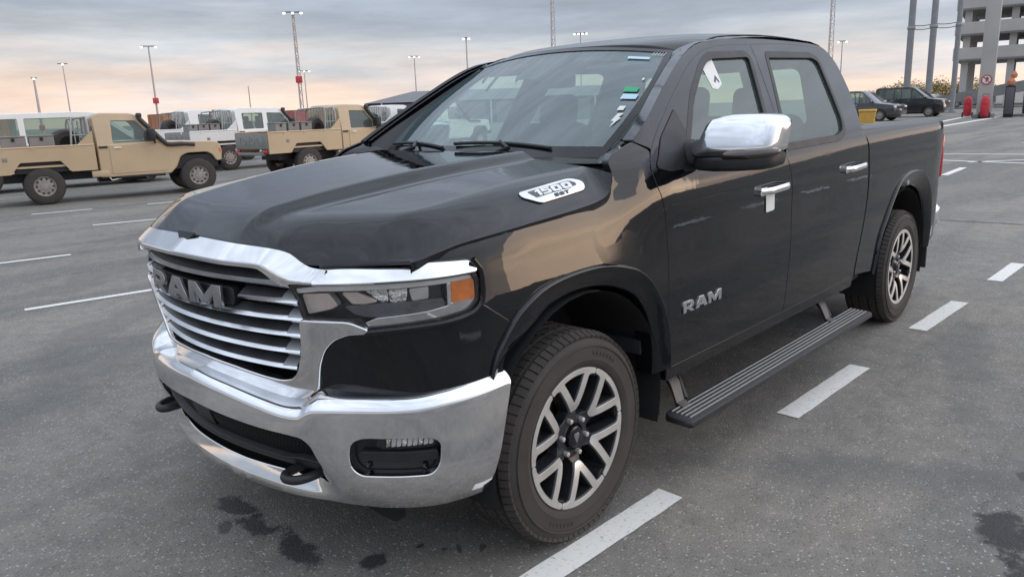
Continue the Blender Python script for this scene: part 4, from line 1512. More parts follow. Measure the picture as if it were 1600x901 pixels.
# ---------------------------------------------------------------- side steps
def side_step(mir):
    sg = 1 if mir else -1
    r = empty('side_step', (0,0,0), 0, ram)
    x0, x1 = .575, 2.70
    z = .300
    prof = [(.995,z+.004),(1.000,z+.010),(1.118,z+.002),(1.132,z-.006),(1.134,z-.026),(1.118,z-.034),(1.00,z-.030),(.995,z-.02)]
    rows = []
    for x, k in ((x0-.012,.6), (x0,.92), (x0+.012,1), ((x0+x1)/2,1), (x1-.012,1), (x1,.92), (x1+.012,.6)):
        cy = 1.065; cz = z-.012
        rows.append([Vector((x, sg*(cy+(a-cy)*k), cz+(b-cz)*k)) for a, b in prof])
    rows = [[sum(rows[0], Vector())/8]*8]+rows+[[sum(rows[-1], Vector())/8]*8]
    if mir:
        rows = [list(reversed(q)) for q in rows]
    grid('step_board', rows, M['plastic'], r, closed=True, sharp=40)
    for k in range(5):
        y = 1.016+.0215*k
        zz = z+.010-.0075*(y-1.0)/.118*1.0
        box('tread_strip', ((x0+x1)/2, sg*y, zz+.001), (x1-x0-.05, .0055, .008), M['tread'], r, bev=.0015, seg=1)
    for x in (.705, 2.35):
        a = Vector((x+.06, sg*.86, .455)); b = Vector((x+.02, sg*.955, .375)); c = Vector((x-.01, sg*1.00, .310)); d = Vector((x-.01, sg*1.09, .275))
        for dx in (0,):
            br = []
            for p, w in ((a,.035), (b,.035), (c,.03), (d,.03)):
                br.append([p+Vector((-w,0,.014)), p+Vector((w,0,.014)), p+Vector((w,0,-.014)), p+Vector((-w,0,-.014))])
            grid('step_bracket', br, M['bracket'], r, closed=True, sharp=30)
        tube('step_link', [a+Vector((.07,0,.01)), Vector((x+.05, sg*.99, .315))], .012, M['plastic'], r)
M['tread'] = mat('step_tread', (0.30, 0.29, 0.28), 0.5, 0.2)
M['bracket'] = mat('step_bracket', (0.11, 0.095, 0.085), 0.5, 0.6, noise=(20, .3))
side_step(False)
side_step(True)

# ---------------------------------------------------------------- pickup bed, tail
bi = empty('pickup_bed', (0,0,0), 0, ram)
box('bed_floor', (3.72,0,.86), (1.76,1.66,.04), M['plastic'], bi)
box('bed_front_wall', (2.875,0,1.10), (.05,1.80,.52), M['plastic'], bi)
for sg in (-1, 1):
    rows = []
    for x in [2.77+i*(4.58-2.77)/24 for i in range(25)]:
        zt = 1.386-.014*sstep(4.1, 4.6, x)
        yo = SW(x, zt)
        rows.append([Vector((x, sg*(yo+.001), zt-.006)), Vector((x, sg*(yo-.006), zt+.006)), Vector((x, sg*(yo-.03), zt+.016)), Vector((x, sg*(yo-.10), zt+.018)), Vector((x, sg*(yo-.13), zt+.012)), Vector((x, sg*(yo-.135), zt-.02)), Vector((x, sg*.84, .88))])
    flipcheck(grid('bed_rail_cap', rows, M['rail'] if 'rail' in M else M.setdefault('rail', mat('rail_cap', (0.05, 0.05, 0.052), 0.35, noise=(10, .2))), bi, sharp=40))
box('tailgate', (4.60,0,1.10), (.055,1.66,.52), P, ram, bev=.02)
box('rear_bumper', (4.76,0,.62), (.16,1.88,.20), M['chrome'], ram, bev=.05, seg=3)
for mir in (False, True):
    panel('tail_light', fillet([(4.545,1.285),(4.637,1.270),(4.640,.935),(4.575,.945)], .012), side, M['red'], ram, mirror=mir, res=.02, depth=.03, off=.005)
    box('tail_light_end', (4.622, (.905 if mir else -.905), 1.110), (.060,.120,.340), M['red'], ram, bev=.025, seg=3)
tube('exhaust_tip', [(4.45,-.72,.44),(4.60,-.76,.43)], .045, M['plastic'], ram, seg=14)

# ---------------------------------------------------------------- wheels
def tyre_profile(R, rim, hw):
    # outer (-y) to inner; r, y
    g = .011
    return [(rim-.004,-hw+.030),(rim+.006,-hw+.016),(rim+.022,-hw+.006),(rim+.034,-hw+.002),(rim+.040,-hw+.0035),(R-.060,-hw),(R-.045,-hw+.003),(R-.030,-hw+.011),(R-.012,-hw+.026),(R-.004,-hw+.042),
            (R-.003,-hw+.050),(R-.003-g,-hw+.052),(R-.003-g,-hw+.060),(R-.002,-hw+.062),(R,-hw+.100),(R-g,-hw+.102),(R-g,-hw+.111),(R,-hw+.113),
            (R,hw-.113),(R-g,hw-.111),(R-g,hw-.102),(R,hw-.100),(R-.002,hw-.062),(R-.003-g,hw-.060),(R-.003-g,hw-.052),(R-.003,hw-.050),(R-.004,hw-.042),(R-.012,hw-.026),(R-.03,hw-.011),(R-.06,hw),(rim,hw-.02)]
def make_wheel():
    w = empty('wheel', (0,-.868,.395), 0, ram)
    R = .397; hw = .137
    ty = lathe('tyre', tyre_profile(R, .262, hw), M['rubber'], w, 72, sharp=32)
    # shoulder blocks and cross sipes of the tread
    bm = bmesh.new()
    for k in range(76):
        for sy, ph in ((-1, 0), (1, .5)):
            a = 2*math.pi*(k+ph)/76
            rot = Matrix.Rotation(-a, 3, 'Y')
            c = rot @ Vector((R-.0125, sy*(hw-.030), 0))
            bm_box(bm, c, (.016,.038,.0265), rot @ Matrix.Rotation(sy*.42, 3, 'Z'))
            c = rot @ Vector((R-.001, sy*(hw-.081), 0))
            bm_box(bm, c, (.006,.034,.027), rot)
            if k % 2 == 0:
                c = rot @ Vector((R-.0005, sy*.012, 0))
                bm_box(bm, c, (.005,.020,.05), rot)
    o = from_bm('tread_block', bm, M['rubber'], ty, smooth=False)
    o['kind'] = 'stuff'
    # raised ring and marks on the sidewall
    lathe('sidewall_ring', [(.352,-hw-.0005),(.350,-hw-.0025),(.346,-hw-.0025),(.344,-hw-.0005)], M['rubber'], ty, 72)
    bm = bmesh.new()
    for k in range(14):
        a = 2*math.pi*k/90+(.9 if k < 7 else 3.6)
        rot = Matrix.Rotation(-a, 3, 'Y')
        bm_box(bm, rot @ Vector((.322, -hw+.0012, 0)), (.012, .004, .010), rot)
    o = from_bm('sidewall_lettering', bm, M['rubber'], ty, smooth=False)
    o['kind'] = 'stuff'
    rim = lathe('rim', [(.262,-hw+.028),(.270,-hw+.020),(.272,-hw+.016),(.268,-hw+.012),(.262,-hw+.016),(.252,-hw+.030),(.240,-hw+.06),(.232,-.03),(.228,.09),(.262,.11)], M['wheel_dark'], w, 64, sharp=35)
    rec = pchip([(0,.036),(.06,.036),(.09,.030),(.115,.016),(.16,.006),(.22,.001),(.27,0)])
    def face(u, v, off=0.0):
        r = math.hypot(u, v)
        return (u, -hw+.012+rec(r)-off, v)
    def pol(r, a):
        return Vector((r*math.cos(a), r*math.sin(a)))
    DS, AW = .040, .0285
    def ang(r, d):
        return math.radians(30)-math.asin(d/r)
    def vee(a0, inner=.104, grow=0.0):
        d = DS-grow
        right = [pol(r, a0-ang(r, d)) for r in (inner, .15, .20, .236)]+[pol(.2445, a0-math.radians(24.5)), pol(.2450, a0-math.radians(29.4))]
        arc = [pol(.2640, a0+math.radians(29.4)*(i/8-1)) for i in range(17)]
        left = [pol(.2450, a0+math.radians(29.4)), pol(.2445, a0+math.radians(24.5))]+[pol(r, a0+ang(r, d)) for r in (.236, .20, .15, inner)]
        return right+arc+left
    def pocket(a0, d=0.0):
        q = DS+AW-d
        h = ang(.244, q)
        arc = [pol(.2440+d, a0+h*(i/4-1)) for i in range(9)]
        return [pol(q/math.sin(math.radians(30)), a0)]+arc
    for k in range(6):
        a0 = math.radians(35+60*k)
        # dark spoke body below the machined face
        o = vee(a0, .095, .004)
        V, F, N = panel_geo(fillet(o, .005), face, [fillet(pocket(a0, -.002), .006)], res=.03, depth=.055, off=-.004, edge=.004)
        mk('spoke', V, F, M['wheel_dark'], w, normals=N)
        V, F, N = panel_geo(fillet(vee(a0), .008), face, [fillet(pocket(a0, .002), .010)], res=.022, depth=.006, off=.0, edge=.0015)
        mk('machined_spoke_face', V, F, M['machined'], w, normals=N)
        # web at the root between hub and spoke
        a1 = a0+math.radians(30)
        V, F, N = panel_geo(fillet([pol(.058, a0+.75), pol(.058, a0-.75), pol(.080, a0-.42), pol(.108, a0-.15), pol(.108, a0+.15), pol(.080, a0+.42)], .006), face, res=.03, depth=.05, off=-.004, edge=.004)
        mk('spoke_root', V, F, M['wheel_dark'], w, normals=N)
        # notch block closing the slot outside
        V, F, N = panel_geo([pol(.238, a1-.075), pol(.262, a1-.075), pol(.262, a1+.075), pol(.238, a1+.075)], face, res=.03, depth=.04, off=-.010, edge=.003)
        mk('slot_end', V, F, M['wheel_dark'], w, normals=N)
        # lug nut
        c = pol(.0705, a0+math.radians(14))
        y = -hw+.012+.034
        V, F = [], []
        for i, (r, q) in enumerate([(.0100,0),(.0100,-.012),(.0088,-.018),(.003,-.0195)]):
            for j in range(12):
                a = 2*math.pi*j/12
                V.append((c.x+r*math.cos(a), y+q, c.y+r*math.sin(a)))
        for i in range(3):
            for j in range(12):
                F.append((i*12+j, i*12+(j+1) % 12, (i+1)*12+(j+1) % 12, (i+1)*12+j))
        F.append(tuple(36+j for j in range(12)))
        mk('lug_nut', V, F, M['machined'], w, sharp=40)
    lathe('hub', [(.085,-hw+.050),(.082,-hw+.046),(.055,-hw+.045),(.052,-hw+.040)], M['wheel_dark'], w, 36)
    hc = lathe('hub_cap', [(.0,-hw+.026),(.030,-hw+.027),(.040,-hw+.031),(.043,-hw+.045)], M['gloss_black'], w, 32)
    # ram head mark on the cap: plain raised shield with two curls
    V, F, N = panel_geo(fillet([(-.012,.016),(.012,.016),(.015,.006),(.006,-.010),(.004,-.020),(-.004,-.020),(-.006,-.010),(-.015,.006)], .003), lambda u, v, off=0: (u, -hw+.026-off, v), res=.02, depth=.003, off=.002, edge=.0008)
    mk('cap_mark', V, F, M['letter'], hc, normals=N)
    lathe('brake_disc', [(.07,-.030),(.165,-.030),(.168,-.020),(.168,.0)], M['brake'], w, 40)
    box('brake_caliper', (.125,-.030,.065), (.09,.07,.13), M['dark'], w, Matrix.Rotation(-.5,3,'Y'), .015)
    return w
w0 = make_wheel()
def wcopy(x, far):
    c = copy_tree(w0, ram)
    c.location = (x, .868 if far else -.868, .395)
    c.rotation_euler = (0, 0, math.pi if far else 0)
    return c
wr = wcopy(3.672, False)
wr.rotation_euler = (0, math.radians(25), 0)
wcopy(0, True)
wcopy(3.672, True)

# ================================================================== ground
def asphalt():
    m = bpy.data.materials.new('asphalt')
    m.use_nodes = True
    n = m.node_tree.nodes
    l = m.node_tree.links
    b = n['Principled BSDF']
    tcn = n.new('ShaderNodeTexCoord')
    O = tcn.outputs['Object']
    def noise(scale, detail=6, rough=.55, vec=None, dist=0):
        z = n.new('ShaderNodeTexNoise')
        z.inputs['Scale'].default_value = scale
        z.inputs['Detail'].default_value = detail
        z.inputs['Roughness'].default_value = rough
        z.inputs['Distortion'].default_value = dist
        l.new(vec or O, z.inputs['Vector'])
        return z.outputs['Fac']
    def rng(v, a, b_, c, d):
        z = n.new('ShaderNodeMapRange')
        for k, q in zip(('From Min', 'From Max', 'To Min', 'To Max'), (a, b_, c, d)):
            z.inputs[k].default_value = q
        l.new(v, z.inputs['Value'])
        return z.outputs[0]
    def mixc(f, A, B, blend='MIX'):
        z = n.new('ShaderNodeMix')
        z.data_type = 'RGBA'
        z.blend_type = blend
        for s, q in (('Factor', f), ('A', A), ('B', B)):
            if isinstance(q, (int, float)):
                z.inputs[s].default_value = q
            elif isinstance(q, tuple):
                z.inputs[s].default_value = (*q, 1)
            else:
                l.new(q, z.inputs[s])
        return z.outputs['Result']
    def mth(op, a, b_):
        z = n.new('ShaderNodeMath')
        z.operation = op
        for i, q in enumerate((a, b_)):
            if isinstance(q, (int, float)):
                z.inputs[i].default_value = q
            else:
                l.new(q, z.inputs[i])
        return z.outputs[0]
    big = noise(.33, 8, .6, dist=.4)
    col = mixc(rng(big, .35, .65, 0, 1), (0.182, 0.171, 0.153), (0.268, 0.239, 0.204))
    # worn wheel paths, drawn out along the bays
    mp = n.new('ShaderNodeMapping')
    mp.inputs['Rotation'].default_value = (0, 0, math.radians(-38))
    mp.inputs['Scale'].default_value = (.16, 1.1, 1)
    l.new(O, mp.inputs['Vector'])
    tr = noise(1.0, 5, .5, mp.outputs[0], .6)
    col = mixc(rng(tr, .45, .60, 0, .55), col, (0.108, 0.111, 0.108))
    col = mixc(.5, col, rng(noise(7, 8, .7), .3, .7, .62, 1.38), 'MULTIPLY')
    # stones in the binder
    vo = n.new('ShaderNodeTexVoronoi')
    vo.inputs['Scale'].default_value = 92
    wv = n.new('ShaderNodeVectorMath')
    wv.operation = 'MULTIPLY_ADD'
    wn_ = n.new('ShaderNodeTexNoise')
    wn_.inputs['Scale'].default_value = 60
    l.new(O, wn_.inputs['Vector'])
    l.new(wn_.outputs['Color'], wv.inputs[0])
    wv.inputs[1].default_value = (.012, .012, .012)
    l.new(O, wv.inputs[2])
    l.new(wv.outputs[0], vo.inputs['Vector'])
    sc = n.new('ShaderNodeSeparateColor')
    l.new(vo.outputs['Color'], sc.inputs[0])
    stone = mth('MULTIPLY', rng(vo.outputs['Distance'], .25, .5, 1, 0), rng(sc.outputs[0], .74, .96, 0, 1))
    col = mixc(mth('MULTIPLY', stone, .80), col, (0.58, 0.555, 0.51))
    dark = mth('MULTIPLY', rng(vo.outputs['Distance'], .3, .55, 1, 0), rng(sc.outputs[1], .70, .95, 0, 1))
    col = mixc(mth('MULTIPLY', dark, .55), col, (0.05, 0.05, 0.05))
    vo2 = n.new('ShaderNodeTexVoronoi')
    vo2.inputs['Scale'].default_value = 38
    l.new(wv.outputs[0], vo2.inputs['Vector'])
    sc2 = n.new('ShaderNodeSeparateColor')
    l.new(vo2.outputs['Color'], sc2.inputs[0])
    st2 = mth('MULTIPLY', rng(vo2.outputs['Distance'], .18, .34, 1, 0), rng(sc2.outputs[1], .91, 1.0, 0, 1))
    col = mixc(mth('MULTIPLY', st2, .75), col, (0.46, 0.44, 0.41))
    # spots of spilt liquid, tar seams and rubbed tyre marks: x, y, half-length, half-width, angle, strength
    wob = noise(11, 9, .68)
    wob2 = noise(2.2, 4, .6)
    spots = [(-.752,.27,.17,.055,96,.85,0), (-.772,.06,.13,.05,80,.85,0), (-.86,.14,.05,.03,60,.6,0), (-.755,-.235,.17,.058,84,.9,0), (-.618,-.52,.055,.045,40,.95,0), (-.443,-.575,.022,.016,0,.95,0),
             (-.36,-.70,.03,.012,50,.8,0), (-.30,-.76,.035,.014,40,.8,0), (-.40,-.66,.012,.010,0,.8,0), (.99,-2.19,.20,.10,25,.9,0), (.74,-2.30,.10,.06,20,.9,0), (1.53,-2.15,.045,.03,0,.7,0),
             (1.18,-1.66,.75,.16,-62,.42,1), (2.95,-1.62,.9,.13,12,.35,1), (1.0,6.35,1.5,.30,32,.34,1), (.35,4.1,1.6,.32,38,.38,1), (1.55,8.6,2.2,.35,30,.32,1), (-.55,2.75,1.2,.28,42,.36,1), (4.5,10.2,3.0,.4,28,.3,1),
             (8.80,-.45,.05,.95,3,.75,0), (9.4,-1.6,.5,.06,70,.5,0), (9.2,.2,2.4,.5,-60,.25,1)]
    for x, y, rx, ry, an, st, kind in spots:
        q = n.new('ShaderNodeMapping')
        q.vector_type = 'TEXTURE'
        q.inputs['Location'].default_value = (x, y, 0)
        q.inputs['Rotation'].default_value = (0, 0, math.radians(an))
        q.inputs['Scale'].default_value = (rx, ry, 1)
        l.new(O, q.inputs['Vector'])
        ln = n.new('ShaderNodeVectorMath')
        ln.operation = 'LENGTH'
        l.new(q.outputs[0], ln.inputs[0])
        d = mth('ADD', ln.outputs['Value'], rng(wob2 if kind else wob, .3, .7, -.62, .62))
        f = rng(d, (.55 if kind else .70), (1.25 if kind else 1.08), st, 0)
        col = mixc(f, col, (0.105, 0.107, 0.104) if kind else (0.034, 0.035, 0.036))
    l.new(col, b.inputs['Base Color'])
    l.new(rng(noise(5, 6), .3, .7, .62, .85), b.inputs['Roughness'])
    b.inputs['Specular IOR Level'].default_value = 0.4
    bu = n.new('ShaderNodeBump')
    bu.inputs['Strength'].default_value = .75
    bu.inputs['Distance'].default_value = .006
    hh = mth('ADD', mth('MULTIPLY', rng(vo.outputs['Distance'], 0, .6, 1, 0), .6), noise(220, 3))
    l.new(hh, bu.inputs['Height'])
    l.new(bu.outputs[0], b.inputs['Normal'])
    return m
M['asphalt'] = asphalt()
V = []
F = []
xs = [-400, -60, -20, -8, -4, 0, 4, 8, 14, 24, 45, 90, 200, 500, 1500, 4500]
ys = [-2500, -600, -150, -40, -12, -6, -3, 0, 3, 6, 12, 20, 40, 90, 250, 800, 4500]
for x in xs:
    for y in ys:
        V.append((x, y, 0))
for i in range(len(xs)-1):
    for j in range(len(ys)-1):
        a = i*len(ys)+j
        F.append((a, a+len(ys), a+len(ys)+1, a+1))
gr = mk('ground', V, F, M['asphalt'], smooth=False)
gr['kind'] = 'structure'

# painted bay lines, worn
def line_paint():
    m = mat('line_paint', (0.60, 0.59, 0.56), .75)
    n = m.node_tree.nodes
    l = m.node_tree.links
    b = n['Principled BSDF']
    t = n.new('ShaderNodeTexCoord')
    z = n.new('ShaderNodeTexNoise')
    z.inputs['Scale'].default_value = 55
    z.inputs['Detail'].default_value = 9
    z.inputs['Roughness'].default_value = .75
    l.new(t.outputs['Object'], z.inputs['Vector'])
    r = n.new('ShaderNodeValToRGB')
    r.color_ramp.elements[0].position = .33
    r.color_ramp.elements[0].color = (.30, .29, .275, 1)
    r.color_ramp.elements[1].position = .45
    r.color_ramp.elements[1].color = (.76, .735, .68, 1)
    l.new(z.outputs['Fac'], r.inputs['Fac'])
    l.new(r.outputs['Color'], b.inputs['Base Color'])
    bu = n.new('ShaderNodeBump')
    bu.inputs['Strength'].default_value = .3
    bu.inputs['Distance'].default_value = .003
    z2 = n.new('ShaderNodeTexNoise')
    z2.inputs['Scale'].default_value = 160
    l.new(t.outputs['Object'], z2.inputs['Vector'])
    l.new(z2.outputs['Fac'], bu.inputs['Height'])
    l.new(bu.outputs[0], b.inputs['Normal'])
    return m
M['line'] = line_paint()
def stripe(a, b, w, z=.004):
    a, b = Vector((*a, z)), Vector((*b, z))
    d = (b-a).normalized()
    s = Vector((-d.y, d.x, 0))*(w/2)
    n = max(2, int((b-a).length/.08)) if (b-a).length < 3 else 4
    L, R = [], []
    for i in range(n+1):
        p = a+(b-a)*(i/n)
        j = .004 if (b-a).length < 3 else 0
        L.append(p+s*(1+random.uniform(-j, j)*10))
        R.append(p-s*(1+random.uniform(-j, j)*10))
    V = L+R
    F = [(n+1+i, n+2+i, i+1, i) for i in range(n)]
    o = mk('bay_line', V, F, M['line'], smooth=False)
    o['kind'] = 'structure'
    return o
for a, b in (((-.37,-1.052), (.483,-1.086)), ((1.550,-1.117), (2.524,-1.137)), ((3.508,-1.179), (4.468,-1.210)), ((5.386,-1.257), (6.273,-1.272)), ((7.2,-1.32), (8.1,-1.35))):
    stripe(a, b, .118)
for y0 in (-3.9, -6.75, -9.6):       # further bays on the near side of the pickup
    for k in range(-3, 6):
        x = 1.55+1.965*k
        stripe((x, y0-.03*k), (x+.97, y0-.03*(k+.5)), .118)
stripe((-.25,5.135), (.86,4.945), .09)
stripe((-1.0,8.45), (1.04,8.066), .10)
stripe((2.275,10.965), (3.5,10.61), .10)
stripe((2.19,13.955), (3.17,13.676), .10)
stripe((4.15,13.466), (5.2,13.22), .10)
stripe((47.0,10.0), (56.5,10.9), .35)
stripe((40.5,8.2), (55.4,8.7), .35)
stripe((20.9,3.3), (21.2,1.0), .16)
stripe((18.85,2.8), (18.1,.40), .16)
stripe((14.9,1.54), (16.8,1.64), .14)
stripe((26.5,2.3), (26.2,.6), .16)
stripe((18.3,1.9), (19.8,.45), .14)

# ================================================================== parked utility pickups
M['tan'] = mat('tan_paint', (0.53, 0.385, 0.235), .45, coat=.5, coat_rough=.1, noise=(1.3, .08))
M['white'] = mat('white_paint', (0.78, 0.76, 0.72), .40, coat=.5, coat_rough=.1, noise=(1.3, .05))
M['steel'] = mat('steel_wheel', (0.33, 0.29, 0.26), .5, .4, noise=(9, .15))
M['cardark'] = mat('car_dark', (0.016, 0.016, 0.018), .55)
M['carglass'] = glass_mat('car_glass', (.80, .95, .88), .78, 1.6, (.34, .40, .36), .22)
M['snorkel'] = mat('snorkel_plastic', (0.045, 0.036, 0.033), .5)
M['rackgrey'] = mat('rack_paint', (0.33, 0.33, 0.31), .5)
M['crate'] = mat('grey_crate', (0.25, 0.225, 0.205), .8, noise=(4, .1))
M['galv'] = mat('galvanised', (0.30, 0.31, 0.32), .5, .3)
M['cargrey'] = mat('car_tail_grey', (0.24, 0.24, 0.22), .5, noise=(5, .1))
M['orange'] = mat('orange_lamp', (0.70, 0.15, 0.05), .3)

def slab_geo(poly, w, edge=.02):
    """closed body cut to a side outline; w(x, z) is its half width"""
    def lift(u, v, off=0.0):
        return (u, -(w(u, v)+off), v)
    V, F, N = panel_geo(poly, lift, res=.16, depth=edge*1.0, off=0, edge=edge)
    return V, F
def slab(name, poly, w, m, parent, holes=(), edge=.022, res=.2):
    """two cut sides and a skin between them"""
    o = [Vector(q[:2]) for q in poly]
    if area2(o) < 0:
        o.reverse()
    def lift(u, v, off=0.0):
        return (u, -(w(u, v)+off), v)
    V, F, N = panel_geo(o, lift, holes, res=res, depth=0)
    a = len(V)
    V2 = list(V)
    F2 = list(F)
    V2 += [Vector((v.x, -v.y, v.z)) for v in V]
    F2 += [tuple(reversed([i+a for i in f])) for f in F]
    # skin, rounded towards the sides
    d = densify(o, res)
    n = len(d)
    b = len(V2)
    cols = []
    for i in range(n):
        t1 = (d[i]-d[i-1]).normalized()
        t2 = (d[(i+1) % n]-d[i]).normalized()
        t = (t1+t2).normalized()
        out = Vector((t.y, -t.x))
        y = w(d[i].x, d[i].y)
        col = []
        for k, (e, s) in enumerate(((0, 1), (.7, .999), (1, .0), (.7, -.999), (0, -1))):
            q = d[i]+out*(edge*e)
            yy = -(y*s if k in (0, 4) else (y-edge*.7)*(1 if s > 0 else -1 if s < 0 else 0))
            col.append(len(V2))
            V2.append(Vector((q.x, yy, q.y)))
        cols.append(col)
    for i in range(n):
        p, q = cols[i], cols[(i+1) % n]
        for k in range(4):
            F2.append((p[k], p[k+1], q[k+1], q[k]))
    return mk(name, V2, F2, m, parent, sharp=50)
def car_wheel(parent, x, y, R, W_, rimr, name='wheel', slots=10):
    w = empty(name, (x, y, R), 0 if y < 0 else math.pi, parent)
    h = W_/2
    lathe('tyre', [(rimr,-h+.03),(rimr+.015,-h+.004),(R-.06,-h),(R-.02,-h+.02),(R,-h+.05),(R,h-.05),(R-.02,h-.02),(R-.06,h),(rimr,h-.02)], M['rubber'], w, 40, sharp=35)
    lathe('rim', [(rimr+.004,-h+.012),(rimr-.006,-h+.012),(rimr-.022,-h+.035),(rimr-.035,-h+.045),(rimr*.55,-h+.030),(rimr*.40,-h+.035),(rimr*.36,-h+.018),(.0,-h+.016)], M['steel'], w, 32, sharp=30)
    if slots:
        bm = bmesh.new()
        for k in range(slots):
            a = 2*math.pi*k/slots
            rot = Matrix.Rotation(-a, 3, 'Y')
            bm_box(bm, rot @ Vector((rimr*.74, -h+.036, 0)), (rimr*.20, .012, rimr*.16), rot)
        o = from_bm('rim_slot', bm, M['cardark'], w, smooth=False)
        o['kind'] = 'stuff'
    return w
def arch_pts(xc, r, z0, zt, flat=False, rev=False):
    """cut-out over a wheel, from back to front at height z0"""
    out = []
    if flat:
        out = [(xc-r-.10, z0), (xc-r+.12, zt), (xc+r-.12, zt), (xc+r+.10, z0)]
    else:
        for k in range(9):
            a = math.pi*(1-k/8)
            out.append((xc+r*math.cos(a), z0+(zt-z0)*math.sin(a)**.7))
    return out
def utility_pickup(label, cat, paint, double, group=None, rack=True, spare=True, text=True):
    t = empty('parked_pickup')
    tag(t, label, cat, group)
    cb = -2.72 if double else -2.0                       # back of the cab
    w = lambda x, z: .835-.02*max(0, x)-.05*max(0, .62-z)
    # cab and nose
    body = [(cb,.50,.03),(-.52,.50,.01)]+[(p[0], p[1], .05) for p in arch_pts(0, .47, .52, .93, True)][0:4]
    body = [(cb,.50,.02),(-.60,.50,.01),(-.47,.62,.03),(-.36,.86,.06),(-.20,.93,.06),(.24,.93,.06),(.36,.86,.05),(.44,.72,.02),(.53,.72,.02),(.56,.95,.05),(.50,1.13,.10),(-.10,1.165,.3),(-.62,1.185,.02),(cb,1.17,.02)]
    slab('cab_body', fillet(body, .02), w, paint, t)
    wg = lambda x, z: .825-.17*max(0, z-1.17)
    if double:
        wins = [[(-1.70,1.215),(-.84,1.215),(-1.18,1.68),(-1.68,1.70)], [(-2.55,1.215),(-1.86,1.215),(-1.83,1.70),(-2.53,1.70)]]
        roof_front = -1.12
    else:
        wins = [[(-1.70,1.215),(-.82,1.215),(-1.18,1.68),(-1.68,1.70)]]
    gh = [(cb,1.16),(-.66,1.17),(-.70,1.20),(-1.16,1.79,.06),(-1.28,1.83,.08),(cb+.10,1.85,.10),(cb-.02,1.78,.06)]
    slab('cab_top', fillet(gh, .02), wg, paint, t, [fillet(q, .04) for q in wins])
    for q in wins:
        for mir in (1, -1):
            qq = offset_poly(fillet(q, .04), .006)
            V, F, N = panel_geo(qq, lambda u, v, off=0: (u, -(wg(u, v)+off), v), res=.25, depth=0, off=-.018)
            if mir < 0:
                V = [Vector((v.x, -v.y, v.z)) for v in V]
                F = [tuple(reversed(f)) for f in F]
            mk('side_window', V, F, M['carglass'], t)
    # doors: proud skins with a gap round them
    ds = [[(-1.78,.56,.03),(-.66,.56,.06),(-.62,1.12,.03),(-.70,1.165,.01),(-1.78,1.165,.01)]]
    if double:
        ds.append([(-2.62,.66,.1),(-2.50,.56,.05),(-1.81,.56,.03),(-1.81,1.165,.01),(-2.62,1.165,.01)])
    for q in ds:
        for mir in (1, -1):
            V, F, N = panel_geo(fillet(q, .01), lambda u, v, off=0: (u, -(w(u, v)+off), v), res=.25, depth=.016, off=.012, edge=.006)
            if mir < 0:
                V = [Vector((v.x, -v.y, v.z)) for v in V]
                F = [tuple(reversed(f)) for f in F]
            d = mk('door', V, F, paint, t, sharp=40)
            if mir > 0:
                box('door_handle', ((q[0][0]+.16), -(.835+.028), 1.115), (.15,.02,.03), M['white'], d, bev=.006, seg=1)
    # windshield, back window
    zf = .012
    mk('windshield', [(-.705+zf,-.79,1.20),(-.705+zf,.79,1.20),(-1.15+zf,.71,1.76),(-1.15+zf,-.71,1.76)], [(0,1,2,3)], M['carglass'], t, smooth=False)
    mk('rear_window', [(cb-.026,-.55,1.26),(cb-.034,-.50,1.60),(cb-.034,.50,1.60),(cb-.026,.55,1.26)], [(0,1,2,3)], M['carglass'], t, smooth=False)
    # hood scoop line, bumper, lamps, grille
    box('front_bumper', (.58,0,.66), (.12,1.66,.15), M['cardark'], t, bev=.03)
    box('grille', (.555,0,.93), (.03,1.0,.22), M['cardark'], t, bev=.01)
    for sy in (-1, 1):
        box('indicator_lamp', (.515,sy*.775,.945), (.09,.10,.11), M['orange'], t, bev=.012)
        box('headlight', (.552,sy*.60,.93), (.03,.19,.19), M['lampwhite'], t, bev=.03)
        # outside mirror
        m_ = box('mirror', (-.93,sy*1.00,1.36), (.16,.22,.27), M['cardark'], t, bev=.04)
        tube('mirror_arm', [(-.84,sy*.83,1.18),(-.86,sy*.90,1.20),(-.91,sy*.98,1.28)], .022, M['cardark'], t, seg=6)
    for sy in (-1, 1):
        for xx in ((-1.72, -2.5) if double else (-1.72,)):
            st = box('seat_back', (xx, sy*.38, 1.15), (.14,.46,.62), M['cabin'], t, Matrix.Rotation(-.15, 3, 'Y'), .05)
            box('headrest', (xx-.08, sy*.38, 1.53), (.09,.24,.16), M['cabin'], st, bev=.03)
    box('dashboard', (-.82, 0, 1.13), (.30,1.5,.20), M['cabin'], t, bev=.05)
    # intake snorkel up the windshield pillar
    sn = [(-.02,-.845,1.10),(-.30,-.862,1.13),(-.55,-.868,1.13),(-.66,-.862,1.19),(-.90,-.815,1.48),(-1.08,-.775,1.70),(-1.10,-.77,1.76)]
    tube('snorkel', catm(sn, 4), [.045]*4+[.05]*(len(catm(sn, 4))-4), M['snorkel'], t, seg=8)
    box('snorkel_head', (-1.10,-.77,1.79), (.12,.11,.10), M['snorkel'], t, bev=.03)
    box('cab_vent', (cb+.10,-.838,1.135), (.17,.02,.045), M['cardark'], t)
    box('side_locker', (cb-.02,-.78,.575), (.34,.14,.13), paint, t, bev=.012)
    tube('side_step', [(cb+.30,-.82,.47),(-.72,-.82,.47)], .03, M['cardark'], t, seg=8)
    # load bed
    b0 = cb-.07
    b1 = -4.28
    bed = [(b0,.67,.01),(b0,1.20,.01),(b1,1.20,.01),(b1,.67,.01),(-3.66,.67,.01),(-3.48,.905,.03),(-2.74,.905,.03),(-2.56,.67,.01)]
